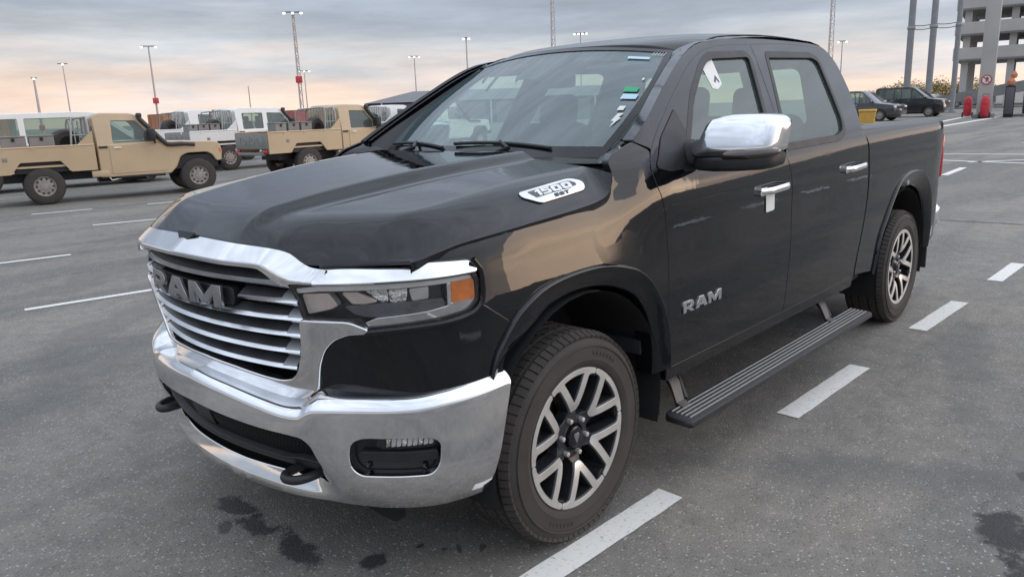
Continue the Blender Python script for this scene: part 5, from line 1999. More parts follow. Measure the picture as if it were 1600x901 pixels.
    for sy in (-1, 1):
        V, F, N = panel_geo(fillet(bed, .01), lambda u, v, off=0: (u, -(.865+off), v), res=.25, depth=.05, off=0, edge=.006)
        if sy > 0:
            V = [Vector((v.x, -v.y, v.z)) for v in V]
            F = [tuple(reversed(f)) for f in F]
        s = mk('bed_side', V, F, paint, t, sharp=40)
        tube('bed_rail', [(b0,sy*.855,1.205),(b1,sy*.855,1.205)], .022, paint, s, seg=6)
        for xx in (b0-.55, b0-1.15, b0-1.75):
            box('rail_hook', (xx, sy*.868, 1.175), (.03,.02,.05), paint, s)
        box('fuel_cap', (b1+.55, sy*.868, .98), (.09,.012,.08), M['cargrey'], s, bev=.004)
    box('bed_floor', ((b0+b1)/2,0,.80), (b0-b1,1.66,.04), paint, t)
    box('bed_front', (b0-.02,0,1.0), (.04,1.66,.42), paint, t)
    tg = box('tailgate', (b1-.015,0,.985), (.04,1.66,.40), M['cargrey'], t, bev=.01)
    if text:
        cu = bpy.data.curves.new('tailgate_lettering', 'FONT')
        cu.body = 'TOYOTA'
        cu.size = .26
        cu.extrude = .004
        cu.space_character = 1.25
        cu.align_x = 'CENTER'
        cu.align_y = 'CENTER'
        cu.materials.append(M['rackgrey2'])
        tmp = bpy.data.objects.new('tmp', cu)
        COL.objects.link(tmp)
        bpy.context.view_layer.update()
        me = bpy.data.meshes.new_from_object(tmp.evaluated_get(bpy.context.evaluated_depsgraph_get()))
        bpy.data.objects.remove(tmp)
        bpy.data.curves.remove(cu)
        me.name = 'tailgate_lettering'
        fo = bpy.data.objects.new('tailgate_lettering', me)
        COL.objects.link(fo)
        fo.parent = tg
        fo.location = (b1-.040, 0, .99)
        fo.rotation_euler = (math.radians(90), 0, math.radians(-90))
    for sy in (-1, 1):
        box('tail_lamp', (b1-.03,sy*.70,.72), (.06,.20,.10), M['red'], t, bev=.01)
    box('rear_bar', (b1-.04,0,.66), (.08,1.3,.08), M['cargrey'], t, bev=.01)
    # load guard behind the cab
    if rack:
        x0 = b0-.06
        x1 = b0-.42
        r_ = empty('load_guard', (0,0,0), 0, t)
        for sy in (-1, 1):
            hoop = [(x0,sy*.74,1.20),(x0,sy*.74,1.68),(x0,sy*.66,1.78),(x0,0,1.80)]
            tube('guard_hoop', hoop, .022, M['rackgrey'], r_, seg=6)
            hoop = [(x1,sy*.74,1.20),(x1+.05,sy*.74,1.66),(x1+.08,sy*.66,1.77),(x0,sy*.62,1.79)]
            tube('guard_hoop', hoop, .022, M['rackgrey'], r_, seg=6)
            for k in range(3):
                xx = x0-.09-.09*k
                tube('guard_bar', [(xx,sy*.74,1.20),(xx+.01,sy*.735,1.72)], .012, M['rackgrey'], r_, seg=5)
            tube('guard_bar', [(x0,sy*.74,1.42),(x1+.02,sy*.74,1.42)], .014, M['rackgrey'], r_, seg=5)
        for k in range(-4, 5):
            tube('guard_bar', [(x0,k*.15,1.20),(x0,k*.15,1.79)], .013, M['rackgrey'], r_, seg=5)
        V = [(b0+.0,-.86,1.20),(b0-.34,-.86,1.20),(b0,-.86,1.50),(b0,-.83,1.50),(b0-.34,-.83,1.20),(b0,-.83,1.20)]
        mk('guard_gusset', V, [(0,1,2),(5,3,4),(1,4,3,2),(0,2,3,5)], paint, r_, smooth=False)
    if spare:
        sp = empty('spare_wheel', (b0-.50,-.36,1.18), 0, t)
        sp.rotation_euler = (0, math.radians(0), math.radians(25))
        lathe('tyre', [(.20,-.09),(.22,-.11),(.33,-.11),(.37,-.06),(.37,.06),(.33,.11),(.20,.10)], M['rubber'], sp, 28, sharp=35)
        lathe('rim', [(.20,-.09),(.10,-.06),(.0,-.05)], M['cardark'], sp, 20, sharp=35)
    # running gear, plus dark boxes standing in for shade in the wheel wells
    bm = bmesh.new()
    for c, s in (((-1.6,0,.55), (4.4,.9,.16)), ((-3.1,0,.42), (.2,1.5,.18)), ((0,0,.42), (.2,1.4,.18)), ((-3.1,0,.78), (1.0,1.55,.22)), ((0,0,.72), (.95,1.5,.30)), ((-1.5,.3,.47), (1.0,.5,.25))):
        bm_box(bm, c, s)
    from_bm('chassis', bm, M['cardark'], t, smooth=False)
    for x in (0, -3.1):
        for sy in (-1, 1):
            car_wheel(t, x, sy*.73, .39, .23, .205)
    tube('brake_hose', [(cb+.12,-.80,.53),(cb+.18,-.82,.42),(cb+.38,-.82,.45),(cb+.5,-.80,.50)], .012, M['white'], t, seg=5)
    return t
M['rackgrey2'] = mat('tailgate_letters', (0.34, 0.34, 0.32), .5)
def put(o, x, y, hd, sc=1.0):
    o.location = (x, y, 0)
    o.rotation_euler = (0, 0, math.radians(hd))
    o.scale = (sc, sc, sc)
GP = 'single and double cab pickups parked in rows'
tan1 = utility_pickup('tan single cab utility pickup cut off by the left picture edge, two crates in bed', 'pickup truck', M['tan'], False, GP)
hd1 = -13.5
put(tan1, 6.06+.12, 15.05+.70, hd1)
tan2 = copy_tree(tan1)
tan2['label'] = 'tan single cab utility pickup behind the black hood showing a grey TOYOTA tailgate'
put(tan2, 12.95, 17.0, 0, 1.04)
wd = utility_pickup('white double cab utility pickup behind the grey tailgate of the second tan pickup', 'pickup truck', M['white'], True, GP)
put(wd, 13.55, 22.6, 0, 1.08)
ws1 = utility_pickup('white single cab pickup farthest back, behind the tail of the white double cab', 'pickup truck', M['white'], False, GP)
put(ws1, 13.9, 28.3, -2, 1.12)
ws2 = copy_tree(ws1)
ws2['label'] = 'white single cab pickup just left of the black pickup windshield with spare wheel in bed'
put(ws2, 21.8, 22.5, 0, 1.08)
ws3 = copy_tree(ws1)
ws3['label'] = 'white single cab pickup directly behind the one with the visible spare wheel, mostly hidden'
put(ws3, 20.9, 24.7, 0, 1.08)
# crates standing in the beds
def crate(host, lx, ly, w, h, label, m=None, dz=.95):
    c = empty('crate')
    tag(c, label, 'crate', 'grey crates carried in pickup beds')
    s = host.scale[0]
    a = host.rotation_euler[2]
    p = Matrix.Rotation(a, 3, 'Z') @ Vector((lx, ly, .82))*1.0
    c.location = Vector(host.location)+Vector((p.x*s, p.y*s, .822*s))
    c.rotation_euler = (0, 0, a)
    hh = h
    box('crate_body', (0,0,hh/2), (w,.42,hh), m or M['crate'], c, bev=.015, seg=1)
    box('crate_lid', (0,0,hh+.014), (w+.02,.44,.028), m or M['crate'], c, bev=.008, seg=1)
    box('crate_latch', (0,-.216,hh-.05), (.06,.012,.07), M['cardark'], c)
crate(tan1, -3.02, -.55, .46, .60, 'brown grey crate in the bed of the nearest tan pickup, closer to its spare wheel')
crate(tan1, -3.53, -.55, .46, .60, 'brown grey crate in the bed of the nearest tan pickup, closer to its tail')
crate(tan2, -3.06, -.55, .34, .62, 'grey crate in the second tan pickup nearest to its spare wheel')
crate(tan2, -3.44, -.55, .34, .62, 'middle one of three crates in the second tan pickup bed')
crate(tan2, -3.82, -.55, .34, .62, 'grey crate in the second tan pickup nearest to its tailgate', M['cargrey'])
crate(wd, -3.42, -.55, .33, .62, 'brown crate in the white double cab pickup bed, closest to its spare wheel')
crate(wd, -3.78, -.55, .35, .62, 'brown crate in the white double cab pickup bed, middle one of three')
crate(wd, -4.10, -.55, .30, .62, 'bluish grey crate in the white double cab pickup bed, closest to its tail', M['cargrey'])

# ---------------------------------------------------------------- cars with closed bodies
def car(name, label, cat, paint, L, H, belt, side_h, front=.8, rear=.05, boxy=False, group=None, W_=.92, R=.37):
    """x forward, origin under the middle"""
    t = empty(name)
    tag(t, label, cat, group)
    xf, xr = L/2, -L/2
    wf, wr = xf-.92, xr+.95
    gap = .18*R/.37
    body = [(xr,.42,.06),(wr-.46,.34,.02)]+[(wr+.46*math.cos(a), .34+.44*math.sin(a)) for a in [math.pi*(1-k/8) for k in range(1, 8)]]+[(wr+.46,.32,.02),(wf-.46,.32,.02)]
    body += [(wf+.46*math.cos(a), .34+.44*math.sin(a)) for a in [math.pi*(1-k/8) for k in range(1, 8)]]+[(wf+.46,.34,.02),(xf,.40,.08),(xf+.02,.70,.1),(xf-.06,belt-.16,.12),(xf-front*1.15,belt,.15),(xr+.03,belt+.02,.06),(xr-.03,.75,.1)]
    wb = lambda x, z: W_-.05*max(0, (abs(x)-L*.36)/(L*.14))**2*(1 if abs(x) > L*.36 else 0)-.04*abs(z-.75)
    slab('body', fillet(body, .02), wb, paint, t)
    gt = (xr+rear+.12 if not boxy else xr+rear+.03)
    gh = [(xr+.02,belt-.01),(xf-front*1.10,belt-.01),(xf-front*1.10-.72*(H-belt)/.6,H-.06,.12),(xf-front*1.10-1.0*(H-belt)/.6,H,.15),(gt+.12,H-.02,.12),(gt,H-.12,.08)]
    wg = lambda x, z: W_-.04-(.12 if boxy else .26)*max(0, z-belt)
    z0, z1 = belt+.05, H-.13
    a0 = xf-front*1.10-.20
    x_b = [a0, a0-.72*(z1-z0)/.6]
    n = 3
    left = gt+.16
    span = (a0-.95-left)
    wins = [[(left+.02,z0),(left+span*.48,z0),(left+span*.48,z1),(left+.10,z1)], [(left+span*.52,z0),(left+span,z0),(left+span,z1),(left+span*.52,z1)], [(left+span+.08,z0),(a0-.05,z0),(a0-.05-.74*(z1-z0)/.6,z1),(left+span+.08,z1)]]
    slab('cabin_top', fillet(gh, .02), wg, paint, t, [fillet(q, .04) for q in wins])
    for q in wins:
        for mir in (1, -1):
            V, F, N = panel_geo(offset_poly(fillet(q, .04), .005), lambda u, v, off=0: (u, -(wg(u, v)+off), v), res=.4, depth=0, off=-.012)
            if mir < 0:
                V = [Vector((v.x, -v.y, v.z)) for v in V]
                F = [tuple(reversed(f)) for f in F]
            mk('side_window', V, F, M['carglass'], t)
    xa = xf-front*1.10
    wy = W_-.10
    mk('windshield', [(xa-.03,-wy,belt+.04),(xa-.03,wy,belt+.04),(xa-.70*(H-belt)/.6,wy-.10,H-.09),(xa-.70*(H-belt)/.6,-wy+.10,H-.09)], [(0,1,2,3)], M['carglass'], t, smooth=False)
    mk('rear_window', [(gt-.03,-wy+.05,belt+.08),(gt-.026,-wy+.12,H-.16),(gt-.026,wy-.12,H-.16),(gt-.03,wy-.05,belt+.08)], [(0,1,2,3)], M['carglass'], t, smooth=False)
    for sy in (-1, 1):
        for xx in (xf-front*1.10-1.15, xr+1.25):
            st = box('seat_back', (xx, sy*.38, belt-.05), (.14,.46,.62), M['cabin'], t, Matrix.Rotation(-.15, 3, 'Y'), .05)
            box('headrest', (xx-.08, sy*.38, belt+.30), (.09,.24,.16), M['cabin'], st, bev=.03)
    for sy in (-1, 1):
        box('headlight', (xf-.05,sy*(W_-.22),belt-.27), (.14,.34,.13), M['lampwhite'], t, bev=.03)
        box('tail_lamp', (xr-.01,sy*(W_-.14),belt-.18), (.08,.16,.22), M['red'], t, bev=.02)
        box('mirror', (xa-.22,sy*(W_+.07),belt+.10), (.10,.20,.15), paint, t, bev=.03)
        for xx in (left+span*.45, left+span*.95):
            box('door_handle', (xx,sy*(W_-.005),belt-.10), (.18,.03,.03), M['satin'], t)
    box('grille', (xf+.005,0,belt-.32), (.04,.9,.22), M['cardark'], t, bev=.02)
    box('underbody', (0,0,.34), (L-.6,W_*1.7,.22), M['cardark'], t)
    for x in (wf, wr):
        for sy in (-1, 1):
            car_wheel(t, x, sy*(W_-.12), R, .23, R*.62, slots=7)
    return t
M['suvblack'] = mat('black_car_paint', (0.015, 0.016, 0.02), .3, coat=1, noise=(2, .1))
M['suvnavy'] = mat('dark_blue_car_paint', (0.028, 0.034, 0.046), .3, coat=1, noise=(2, .1))
M['suvgrey'] = mat('blue_grey_car_paint', (0.20, 0.235, 0.275), .35, .3, coat=1, noise=(2, .1))
M['suvsilver'] = mat('silver_car_paint', (0.42, 0.44, 0.46), .35, .4, coat=1, noise=(2, .1))
def ray_pos(az, d):
    return (-2.0356+az[0]*d, -2.6171+az[1]*d)
def az(deg):
    return (math.cos(math.radians(deg)), math.sin(math.radians(deg)))
GC = 'cars parked beyond the bed of the black pickup'
c = car('parked_suv', 'dark blue suv beyond the bed rail', 'suv', M['suvnavy'], 4.9, 1.95, 1.15, .8, 1.15, .1, False, GC)
c['label'] = 'dark blue suv next to the yellow bin, beyond the bed of the black pickup'
c.location = (52.2, 15.9, 0); c.rotation_euler = (0, 0, math.radians(-98))
c = car('parked_suv', 'boxy black off-road suv with flat roof parked right of the dark blue suv', 'suv', M['suvblack'], 4.7, 2.15, 1.30, .9, .95, .02, True, GC)
c.location = (60.4, 15.3, 0); c.rotation_euler = (0, 0, math.radians(-90))
c = car('parked_car', 'silver hatchback between the boxy black suv and the blue grey suv', 'car', M['suvsilver'], 4.3, 1.55, .98, .7, 1.0, .15, False, GC)
c.location = (97.5, 23.8, 0); c.rotation_euler = (0, 0, math.radians(200))
c = car('parked_suv', 'blue grey suv parked in front of the concrete ramp, left of the red extinguishers', 'suv', M['suvgrey'], 4.7, 1.75, 1.05, .8, 1.05, .15, False, GC)
c.location = (98.0, 20.0, 0); c.rotation_euler = (0, 0, math.radians(112))
# long white wagon behind the nearest tan pickup
wgn = car('parked_wagon', 'long white wagon with a row of side windows behind the nearest tan pickup', 'wagon', M['white'], 5.6, 1.98, 1.15, .9, .75, .02, True, 'wagons')
del wgn['group']
wgn.location = (4.9, 20.9, 0); wgn.rotation_euler = (0, 0, math.radians(-8))

# ================================================================== far side of the yard
M['concrete'] = mat('concrete', (0.46, 0.435, 0.41), .85, noise=(.35, .10), bump=(6, .2, .01))
M['concrete_dark'] = mat('concrete_shade_wall', (0.20, 0.195, 0.19), .9, noise=(.3, .15))  # dark concrete; in the deck's inner blocks it paints interior shade
M['polegrey'] = mat('pole_paint', (0.25, 0.25, 0.26), .5, noise=(2, .1))
M['mast'] = mat('hazed_mast_steel', (0.52, 0.45, 0.42), .55, .1)  # pale tone stands in for haze over the distance
M['mastred'] = mat('red_sign_box', (0.55, 0.05, 0.06), .5)
M['lamp_on'] = mat('lit_floodlight', (0.9, 0.9, 0.88), .3, emis=(1.0, .96, .9), emis_s=2.2)
M['lamp_body'] = mat('floodlight_body', (0.10, 0.10, 0.11), .5)
def P3(u, d, z=0.0):
    return u
# four-storey parking deck
pk = empty('parking_deck', (104.8, 23.4, 0))
tag(pk, 'open concrete parking deck with stacked grey parapets at the right edge', 'parking garage')
d_face = Vector((.17, -.985, 0)).normalized()       # along the front, to the right in the view
d_in = Vector((.985, .17, 0))
def deck_box(name, a0, a1, b0, b1, z0, z1, m, parent=pk, bev=.0):
    c = d_face*((a0+a1)/2)+d_in*((b0+b1)/2)
    rot = Matrix((d_face, Vector((-d_face.y, d_face.x, 0)), Vector((0, 0, 1)))).transposed()
    rot = Matrix(((d_face.x, d_in.x, 0), (d_face.y, d_in.y, 0), (0, 0, 1)))
    return box(name, (c.x, c.y, (z0+z1)/2), (a1-a0, b1-b0, z1-z0), m, parent, rot, bev, 1)
LEN = 42
for k in range(6):
    z0 = 5.4+2.9*k
    deck_box('parapet', -.4, LEN, -.35, -.10, z0, z0+1.42, M['concrete'], bev=.03)
    deck_box('floor_slab', 0, LEN, -.08, 15.5, z0-.12, z0+.16, M['concrete'])
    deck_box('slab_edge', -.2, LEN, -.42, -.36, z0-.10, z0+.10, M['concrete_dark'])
    deck_box('end_parapet', -.42, -.18, .0, 15.4, z0, z0+1.30, M['concrete'])
    deck_box('rear_parapet', 0, LEN, 15.55, 15.75, z0, z0+1.1, M['concrete'])
for a in (.5, 5.2, 9.9, 14.6, 19.3, 24, 28.7, 33.4, 38.1):
    for b in (.3, 7.8, 15.0):
        deck_box('deck_column', a, a+.75, b, b+.7, 0, 22, M['concrete'])
deck_box('interior_shade_block', 8.4, 14.2, 3.5, 14.5, 0, 22.4, M['concrete_dark'])  # dark blocks added to stand for the shaded inside of the deck
deck_box('interior_shade_block', 20.4, 40, 3.5, 14.5, 0, 22.4, M['concrete_dark'])
# ramp in front of the deck
rp = empty('access_ramp', (88.5, 22.6, 0))
tag(rp, 'sloping concrete ramp rising to the right below the parking deck', 'ramp')
def ramp():
    V = []
    for t, zb, zt in ((0, .0, .75), (1, 1.9, 3.1)):
        p = d_face*(-1.5+13.5*t)
        for b in (0, .35):
            q = p+d_in*b
            V += [(q.x, q.y, zb), (q.x, q.y, zt)]
    F = [(0,4,5,1), (2,3,7,6), (1,5,7,3), (0,2,6,4), (0,1,3,2), (4,6,7,5)]
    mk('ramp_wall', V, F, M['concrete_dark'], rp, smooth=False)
    V = []
    for t, zt in ((0, .05), (1, 2.3)):
        p = d_face*(-1.5+13.5*t)
        for b in (.36, 4.6):
            q = p+d_in*b
            V += [(q.x, q.y, zt-.3), (q.x, q.y, zt)]
    mk('ramp_deck', V, F, M['concrete'], rp, smooth=False)
ramp()
for k, t in enumerate((3.0, 6.5, 10.0)):
    c = d_face*t+d_in*.9
    box('ramp_pier', (c.x, c.y, .5+.0), (.5,.5,1.0+.35*k), M['concrete'], rp)

# big concrete pier with a round sign
pier = empty('concrete_pier', (54.0, 9.22, 0))
tag(pier, 'tall thick concrete pier carrying a round red prohibition sign', 'pillar')
bm = bmesh.new()
bm_box(bm, (0,0,9), (.78,.80,18), Matrix.Rotation(math.radians(9),3,'Z'), .04, 2)
from_bm('shaft', bm, M['concrete'], pier)
box('footing', (0,0,.12), (1.15,1.15,.24), M['concrete_dark'], pier, Matrix.Rotation(math.radians(9),3,'Z'), .03)
box('mount_hole', (-.395,-.06,7.35), (.02,.14,.16), M['cardark'], pier, Matrix.Rotation(math.radians(9),3,'Z'))
sg = empty('prohibition_sign', (53.56, 9.15, 2.32), math.radians(9+180))
sg.scale = (.8, .8, .8)
tag(sg, 'round white sign with red ring and diagonal bar on the concrete pier', 'sign')
M['signred'] = mat('sign_red', (0.50, 0.06, 0.06), .5)
M['signwhite'] = mat('sign_white', (0.72, 0.70, 0.68), .5)
ring_o = [Vector((.36*math.cos(a), .36*math.sin(a))) for a in [2*math.pi*k/28 for k in range(28)]]
ring_i = [Vector((.285*math.cos(a), .285*math.sin(a))) for a in [2*math.pi*k/28 for k in range(28)]]
pl_ = plane_lift((0,0,0), (0,1,0), (0,0,1))
panel('sign_plate', ring_o, pl_, M['signwhite'], sg, res=.5, depth=.03, off=.02)
panel('sign_ring', ring_o, pl_, M['signred'], sg, [ring_i], res=.3, depth=.008, off=.028)
panel('sign_bar', [(-.23,.18),(-.18,.23),(.23,-.18),(.18,-.23)], pl_, M['signred'], sg, res=.5, depth=.008, off=.030)
panel('sign_symbol', [(-.06,-.17),(.02,-.17),(.02,-.02),(.12,-.02),(.16,.10),(.08,.18),(-.06,.18)], pl_, M['ink'], sg, res=.5, depth=.006, off=.026)

# wheeled extinguishers in red covers
M['redcover'] = mat('red_cover', (0.50, 0.03, 0.045), .55, noise=(3, .2))
def extinguisher(x, y, label):
    e = empty('wheeled_extinguisher', (x, y, 0), math.radians(10))
    tag(e, label, 'fire extinguisher', 'red wheeled extinguishers')
    rows = []
    for z, w, d in ((.10,.17,.18),(.14,.23,.23),(.75,.25,.24),(1.12,.23,.22),(1.28,.17,.17),(1.33,.08,.08)):
        rows.append([Vector((d*math.copysign(abs(math.cos(a))**.7, math.cos(a)), w*math.copysign(abs(math.sin(a))**.7, math.sin(a)), z)) for a in [2*math.pi*k/16 for k in range(16)]])
    grid('cover', rows, M['redcover'], e, closed=True, flip=False)
    lathe('cover_band', [(.245,.86),(.255,.88),(.255,.98),(.245,1.0)], M['redcover'], e, 20, axis='z')
    tube('handle', [(.10,-.16,1.25),(.12,-.16,1.46),(.12,.16,1.46),(.10,.16,1.25)], .02, M['lamp_body'], e, seg=6)
    for sy in (-1, 1):
        w = lathe('wheel', [(.03,-.04),(.16,-.04),(.18,-.02),(.18,.02),(.16,.04),(.03,.04)], M['rubber'], e, 18)
        w.location = (.18, sy*.28, .18)
extinguisher(55.6, 10.50, 'wheeled red extinguisher standing free to the left of the concrete pier')
extinguisher(53.2, 9.02, 'wheeled red extinguisher in front of the concrete pier')

# things stored right of the pier
M['orangecloth'] = mat('orange_fabric', (0.60, 0.24, 0.13), .8, noise=(4, .2))
def stored_pole(x, y, h, lean, label, r=.11, m=None):
    p = empty('leaning_post', (x, y, 0))
    tag(p, label, 'post')
    tube('post', [(0,0,0), (0,-lean,h)], r, m or M['signwhite'], p, seg=10)
    box('post_foot', (0,0,.04), (.4,.4,.08), M['concrete_dark'], p)
stored_pole(54.9, 7.10, 3.0, .15, 'pale post leaning beside the concrete pier, next to the black cabinet', m=M['concrete'])
stored_pole(56.0, 6.35, 2.2, .3, 'short pale post between the tall pale post and the wire cages', .08)
stored_pole(56.2, 5.75, 2.3, .35, 'short pale post farthest right near the wire cages', .08)
cb_ = empty('black_cabinet', (54.8, 8.05, 0), math.radians(9))
tag(cb_, 'tall black cabinet with orange bags on it beside the concrete pier', 'cabinet')
box('cabinet_body', (0,0,.95), (.6,.52,1.9), M['cardark'], cb_, bev=.03)
box('cabinet_door', (-.31,0,1.0), (.02,.44,1.6), M['lamp_body'], cb_, bev=.005)
def bag(x, y, z, s, label):
    b_ = empty('orange_bag', (x, y, z))
    tag(b_, label, 'bag')
    bm = bmesh.new()
    bmesh.ops.create_icosphere(bm, subdivisions=3, radius=1)
    for v in bm.verts:
        k = 1+.12*math.sin(v.co.x*5+1)*math.cos(v.co.y*4)+.08*math.sin(v.co.z*9)
        v.co = Vector((v.co.x*.30*s*k, v.co.y*.30*s*k, (max(v.co.z, -.75)+.75)*.36*s*k))
    from_bm('sack', bm, M['orangecloth'], b_, sharp=60)
    tube('sack_tie', [(-.05*s,0,.62*s),(0,0,.70*s),(.06*s,0,.64*s)], .02, M['orangecloth'], b_, seg=5)
bag(54.8, 8.05, 1.90, .75, 'orange sack on top of the black cabinet by the pier')
bag(54.9, 7.95, 2.36, .6, 'faded orange sack piled highest beside the pier')
cg = empty('wire_cage', (57.2, 6.2, 0), math.radians(9))
tag(cg, 'dark wire storage cage under the parking deck right of the pier', 'cage')
for k in range(7):
    for yy in (-1.4, 1.4):
        pass
    tube('cage_bar', [(0,-1.5+.5*k,0),(0,-1.5+.5*k,3.2)], .03, M['lamp_body'], cg, seg=5)
for z in (.1, 1.1, 2.1, 3.2):
    tube('cage_rail', [(0,-1.5,z),(0,1.5,z)], .035, M['lamp_body'], cg, seg=5)
box('cage_back', (.8,0,1.6), (.05,3.0,3.2), M['cardark'], cg)
kb = box('kerb', (57.0, 5.2, .07), (1.2, 6.4, .14), M['concrete_dark'], None, Matrix.Rotation(math.radians(9),3,'Z'), .02)
kb['kind'] = 'structure'
# yellow bin
yb = empty('yellow_bin', (45.9, 13.5, 0), math.radians(15))
tag(yb, 'yellow grit bin beyond the bed of the black pickup', 'bin')
M['yellow'] = mat('yellow_plastic', (0.62, 0.36, 0.07), .5, noise=(3, .1))
rows = [[Vector((sx*w, sy*w*1.05, z)) for sx, sy in ((-1,-1),(1,-1),(1,1),(-1,1))] for z, w in ((.05,.36),(.70,.42))]
grid('bin_body', [[Vector((0,0,.05))]*4]+rows+[[Vector((0,0,.70))]*4], M['yellow'], yb, closed=True, smooth=False)
box('bin_lid', (0,0,.78), (.92,.96,.14), M['yellow'], yb, bev=.04)

# tall grey poles with wires
pos = [(69.9, 18.5), (70.3, 16.9), (70.8, 15.15)]
lb = ['tall grey pole farthest left of the three beside the parking deck', 'tall grey pole in the middle of the three beside the parking deck', 'tall grey pole closest to the parking deck']
for (x, y), t_, r in zip(pos, lb, (.26, .25, .20)):
    p = empty('tall_pole', (x, y, 0))
    tag(p, t_, 'pole', 'tall grey poles')
    tube('shaft', [(0,0,0), (0,0,9), (0,0,18)], [r*1.05, r, r*.9], M['polegrey'], p, seg=14)
    box('base_plate', (0,0,.06), (.9,.9,.12), M['galv'], p)
    lathe('clamp', [(r+.03,6.9),(r+.06,6.95),(r+.06,7.1),(r+.03,7.15)], M['galv'], p, 14, axis='z')
for i, z in ((0, 6.95), (0, 7.25), (1, 6.95), (1, 7.25)):
    a, b = pos[i], pos[i+1]
    pts = [Vector((a[0]+(b[0]-a[0])*t, a[1]+(b[1]-a[1])*t, z-.10*math.sin(math.pi*t))) for t in [k/8 for k in range(9)]]
    o = tube('overhead_wire', pts, .03, M['lamp_body'], None, seg=4)
    tag(o, 'wire strung between the %s tall grey poles, %s strand' % (('left pair of', 'right pair of')[i], 'upper' if z > 7 else 'lower'), 'wire', 'wires between the tall poles')

# trees behind the cars
M['leaf'] = mat('sunlit_leaves', (0.30, 0.235, 0.075), .8, noise=(.4, .35))  # yellow of the low sun is put into the leaf colour
M['leaf2'] = mat('olive_leaves', (0.19, 0.165, 0.07), .8, noise=(.4, .35))
M['bark'] = mat('bark', (0.09, 0.07, 0.055), .9)
def tree(x, y, h, r, m, label, seed):
    rnd = random.Random(seed)
    t = empty('tree', (x, y, 0))
    tag(t, label, 'tree', 'trees beyond the cars')
    V, F = tube_geo([(0,0,0), (.05,.02,h*.35), (.1,0,h*.7)], [.16, .12, .05], 7)
    for k in range(7):
        a = k*2.4
        z = h*(.32+.06*k)
        tube_geo([(0,0,z), (r*.35*math.cos(a), r*.35*math.sin(a), z+h*.12), (r*.7*math.cos(a), r*.7*math.sin(a), z+h*.22)], [.06, .04, .015], 5, True, V, F)
    mk('trunk', V, F, M['bark'], t)
    V, F = [], []
    cl = []
    for k in range(26):
        a = rnd.uniform(0, 6.28)
        q = rnd.uniform(.15, 1)**.6
        z = rnd.uniform(.30, 1.0)
        w = math.sin(math.pi*min(1, (z-.2)/.95))**.6
        cl.append(Vector((r*q*w*math.cos(a), r*q*w*math.sin(a), h*z*.96)))
    for c in cl:
        s = r*rnd.uniform(.22, .42)
        for k in range(110):
            d = Vector((rnd.gauss(0, 1), rnd.gauss(0, 1), rnd.gauss(0, .8))).normalized()*s*rnd.uniform(.3, 1.05)
            p = c+d
            n = Vector((rnd.gauss(0, 1), rnd.gauss(0, 1), rnd.gauss(.4, 1))).normalized()
            u, v = frame_from(n)
            e = rnd.uniform(.08, .18)
            b = len(V)
            V += [p+u*e, p+v*e*.6, p-u*e, p-v*e*.6]
            F.append((b, b+1, b+2, b+3))
    mk('crown', V, F, m, t, smooth=False)
tree(140.0, 40.5, 3.0, 3.4, M['leaf2'], 'low olive tree behind the left tall pole', 1)
tree(146.0, 38.0, 3.4, 4.6, M['leaf'], 'yellowing tree between the left and middle tall poles', 2)
tree(150.0, 35.0, 3.3, 4.7, M['leaf'], 'yellowing tree just right of the middle tall pole', 3)
tree(148.0, 32.0, 3.3, 4.6, M['leaf'], 'yellowing tree closest to the parking deck', 4)
tree(144.0, 44.5, 2.5, 2.6, M['leaf2'], 'small olive tree left of the tall poles, above the boxy black suv', 5)

# floodlight masts
def mast(x, y, h, head, label, lat=0.0, box_z=None, lit=3, thick=.16):
    p = empty('floodlight_mast', (x, y, 0))
    tag(p, label, 'light mast', 'floodlight masts across the yard')
    ang = math.atan2(y+2.6, x+2.0)
    sx, sy = math.sin(ang), -math.cos(ang)       # to the right as seen from the truck
    if lat:
        cs = [Vector((lat*math.cos(a), lat*math.sin(a), 0)) for a in (ang+.3, ang+.3+2.09, ang+.3+4.19)]
        for c in cs:
            tube('mast_leg', [c, c*.6+Vector((0,0,h))], .07, M['mast'], p, seg=5)
        n = int(h/1.5)
        V, F = [], []
        for k in range(n):
            z0, z1 = h*k/n, h*(k+1)/n
            f0, f1 = 1-.4*k/n, 1-.4*(k+1)/n
            for i in range(3):
                a, b = cs[i], cs[(i+1) % 3]
                tube_geo([a*f0+Vector((0,0,z0)), b*f1+Vector((0,0,z1))], .035, 4, False, V, F)
                tube_geo([a*f1+Vector((0,0,z1)), b*f1+Vector((0,0,z1))], .035, 4, False, V, F)
        mk('mast_bracing', V, F, M['mast'], p)['kind'] = 'stuff'
    else:
        tube('mast_shaft', [(0,0,0), (0,0,h*.5), (0,0,h)], [thick, thick*.8, thick*.55], M['mast'], p, seg=8)
    if head:
        tube('crossarm', [(-sx*head/2,-sy*head/2,h),(sx*head/2,sy*head/2,h)], .09, M['lamp_body'], p, seg=6)
        for k in range(lit):
            t = (k/(lit-1)-.5 if lit > 1 else 0)*head*.92
            f = box('floodlight', (sx*t-math.cos(ang)*.2, sy*t-math.sin(ang)*.2, h-.16), (.42,.42,.36), M['lamp_body'], p, Matrix.Rotation(ang, 3, 'Z'), .05)
            box('lamp_face', (sx*t-math.cos(ang)*.43, sy*t-math.sin(ang)*.43, h-.20), (.03,.36,.28), M['lamp_on'], f, Matrix.Rotation(ang, 3, 'Z'))
    if box_z:
        box('sign_box', (-math.cos(ang)*.3, -math.sin(ang)*.3, box_z), (.3,.95,.95), M['mastred'], p, Matrix.Rotation(ang, 3, 'Z'), .05)
    return p
def MP(u_az, d):
    return (-2.0356+u_az[0]*d, -2.6171+u_az[1]*d)
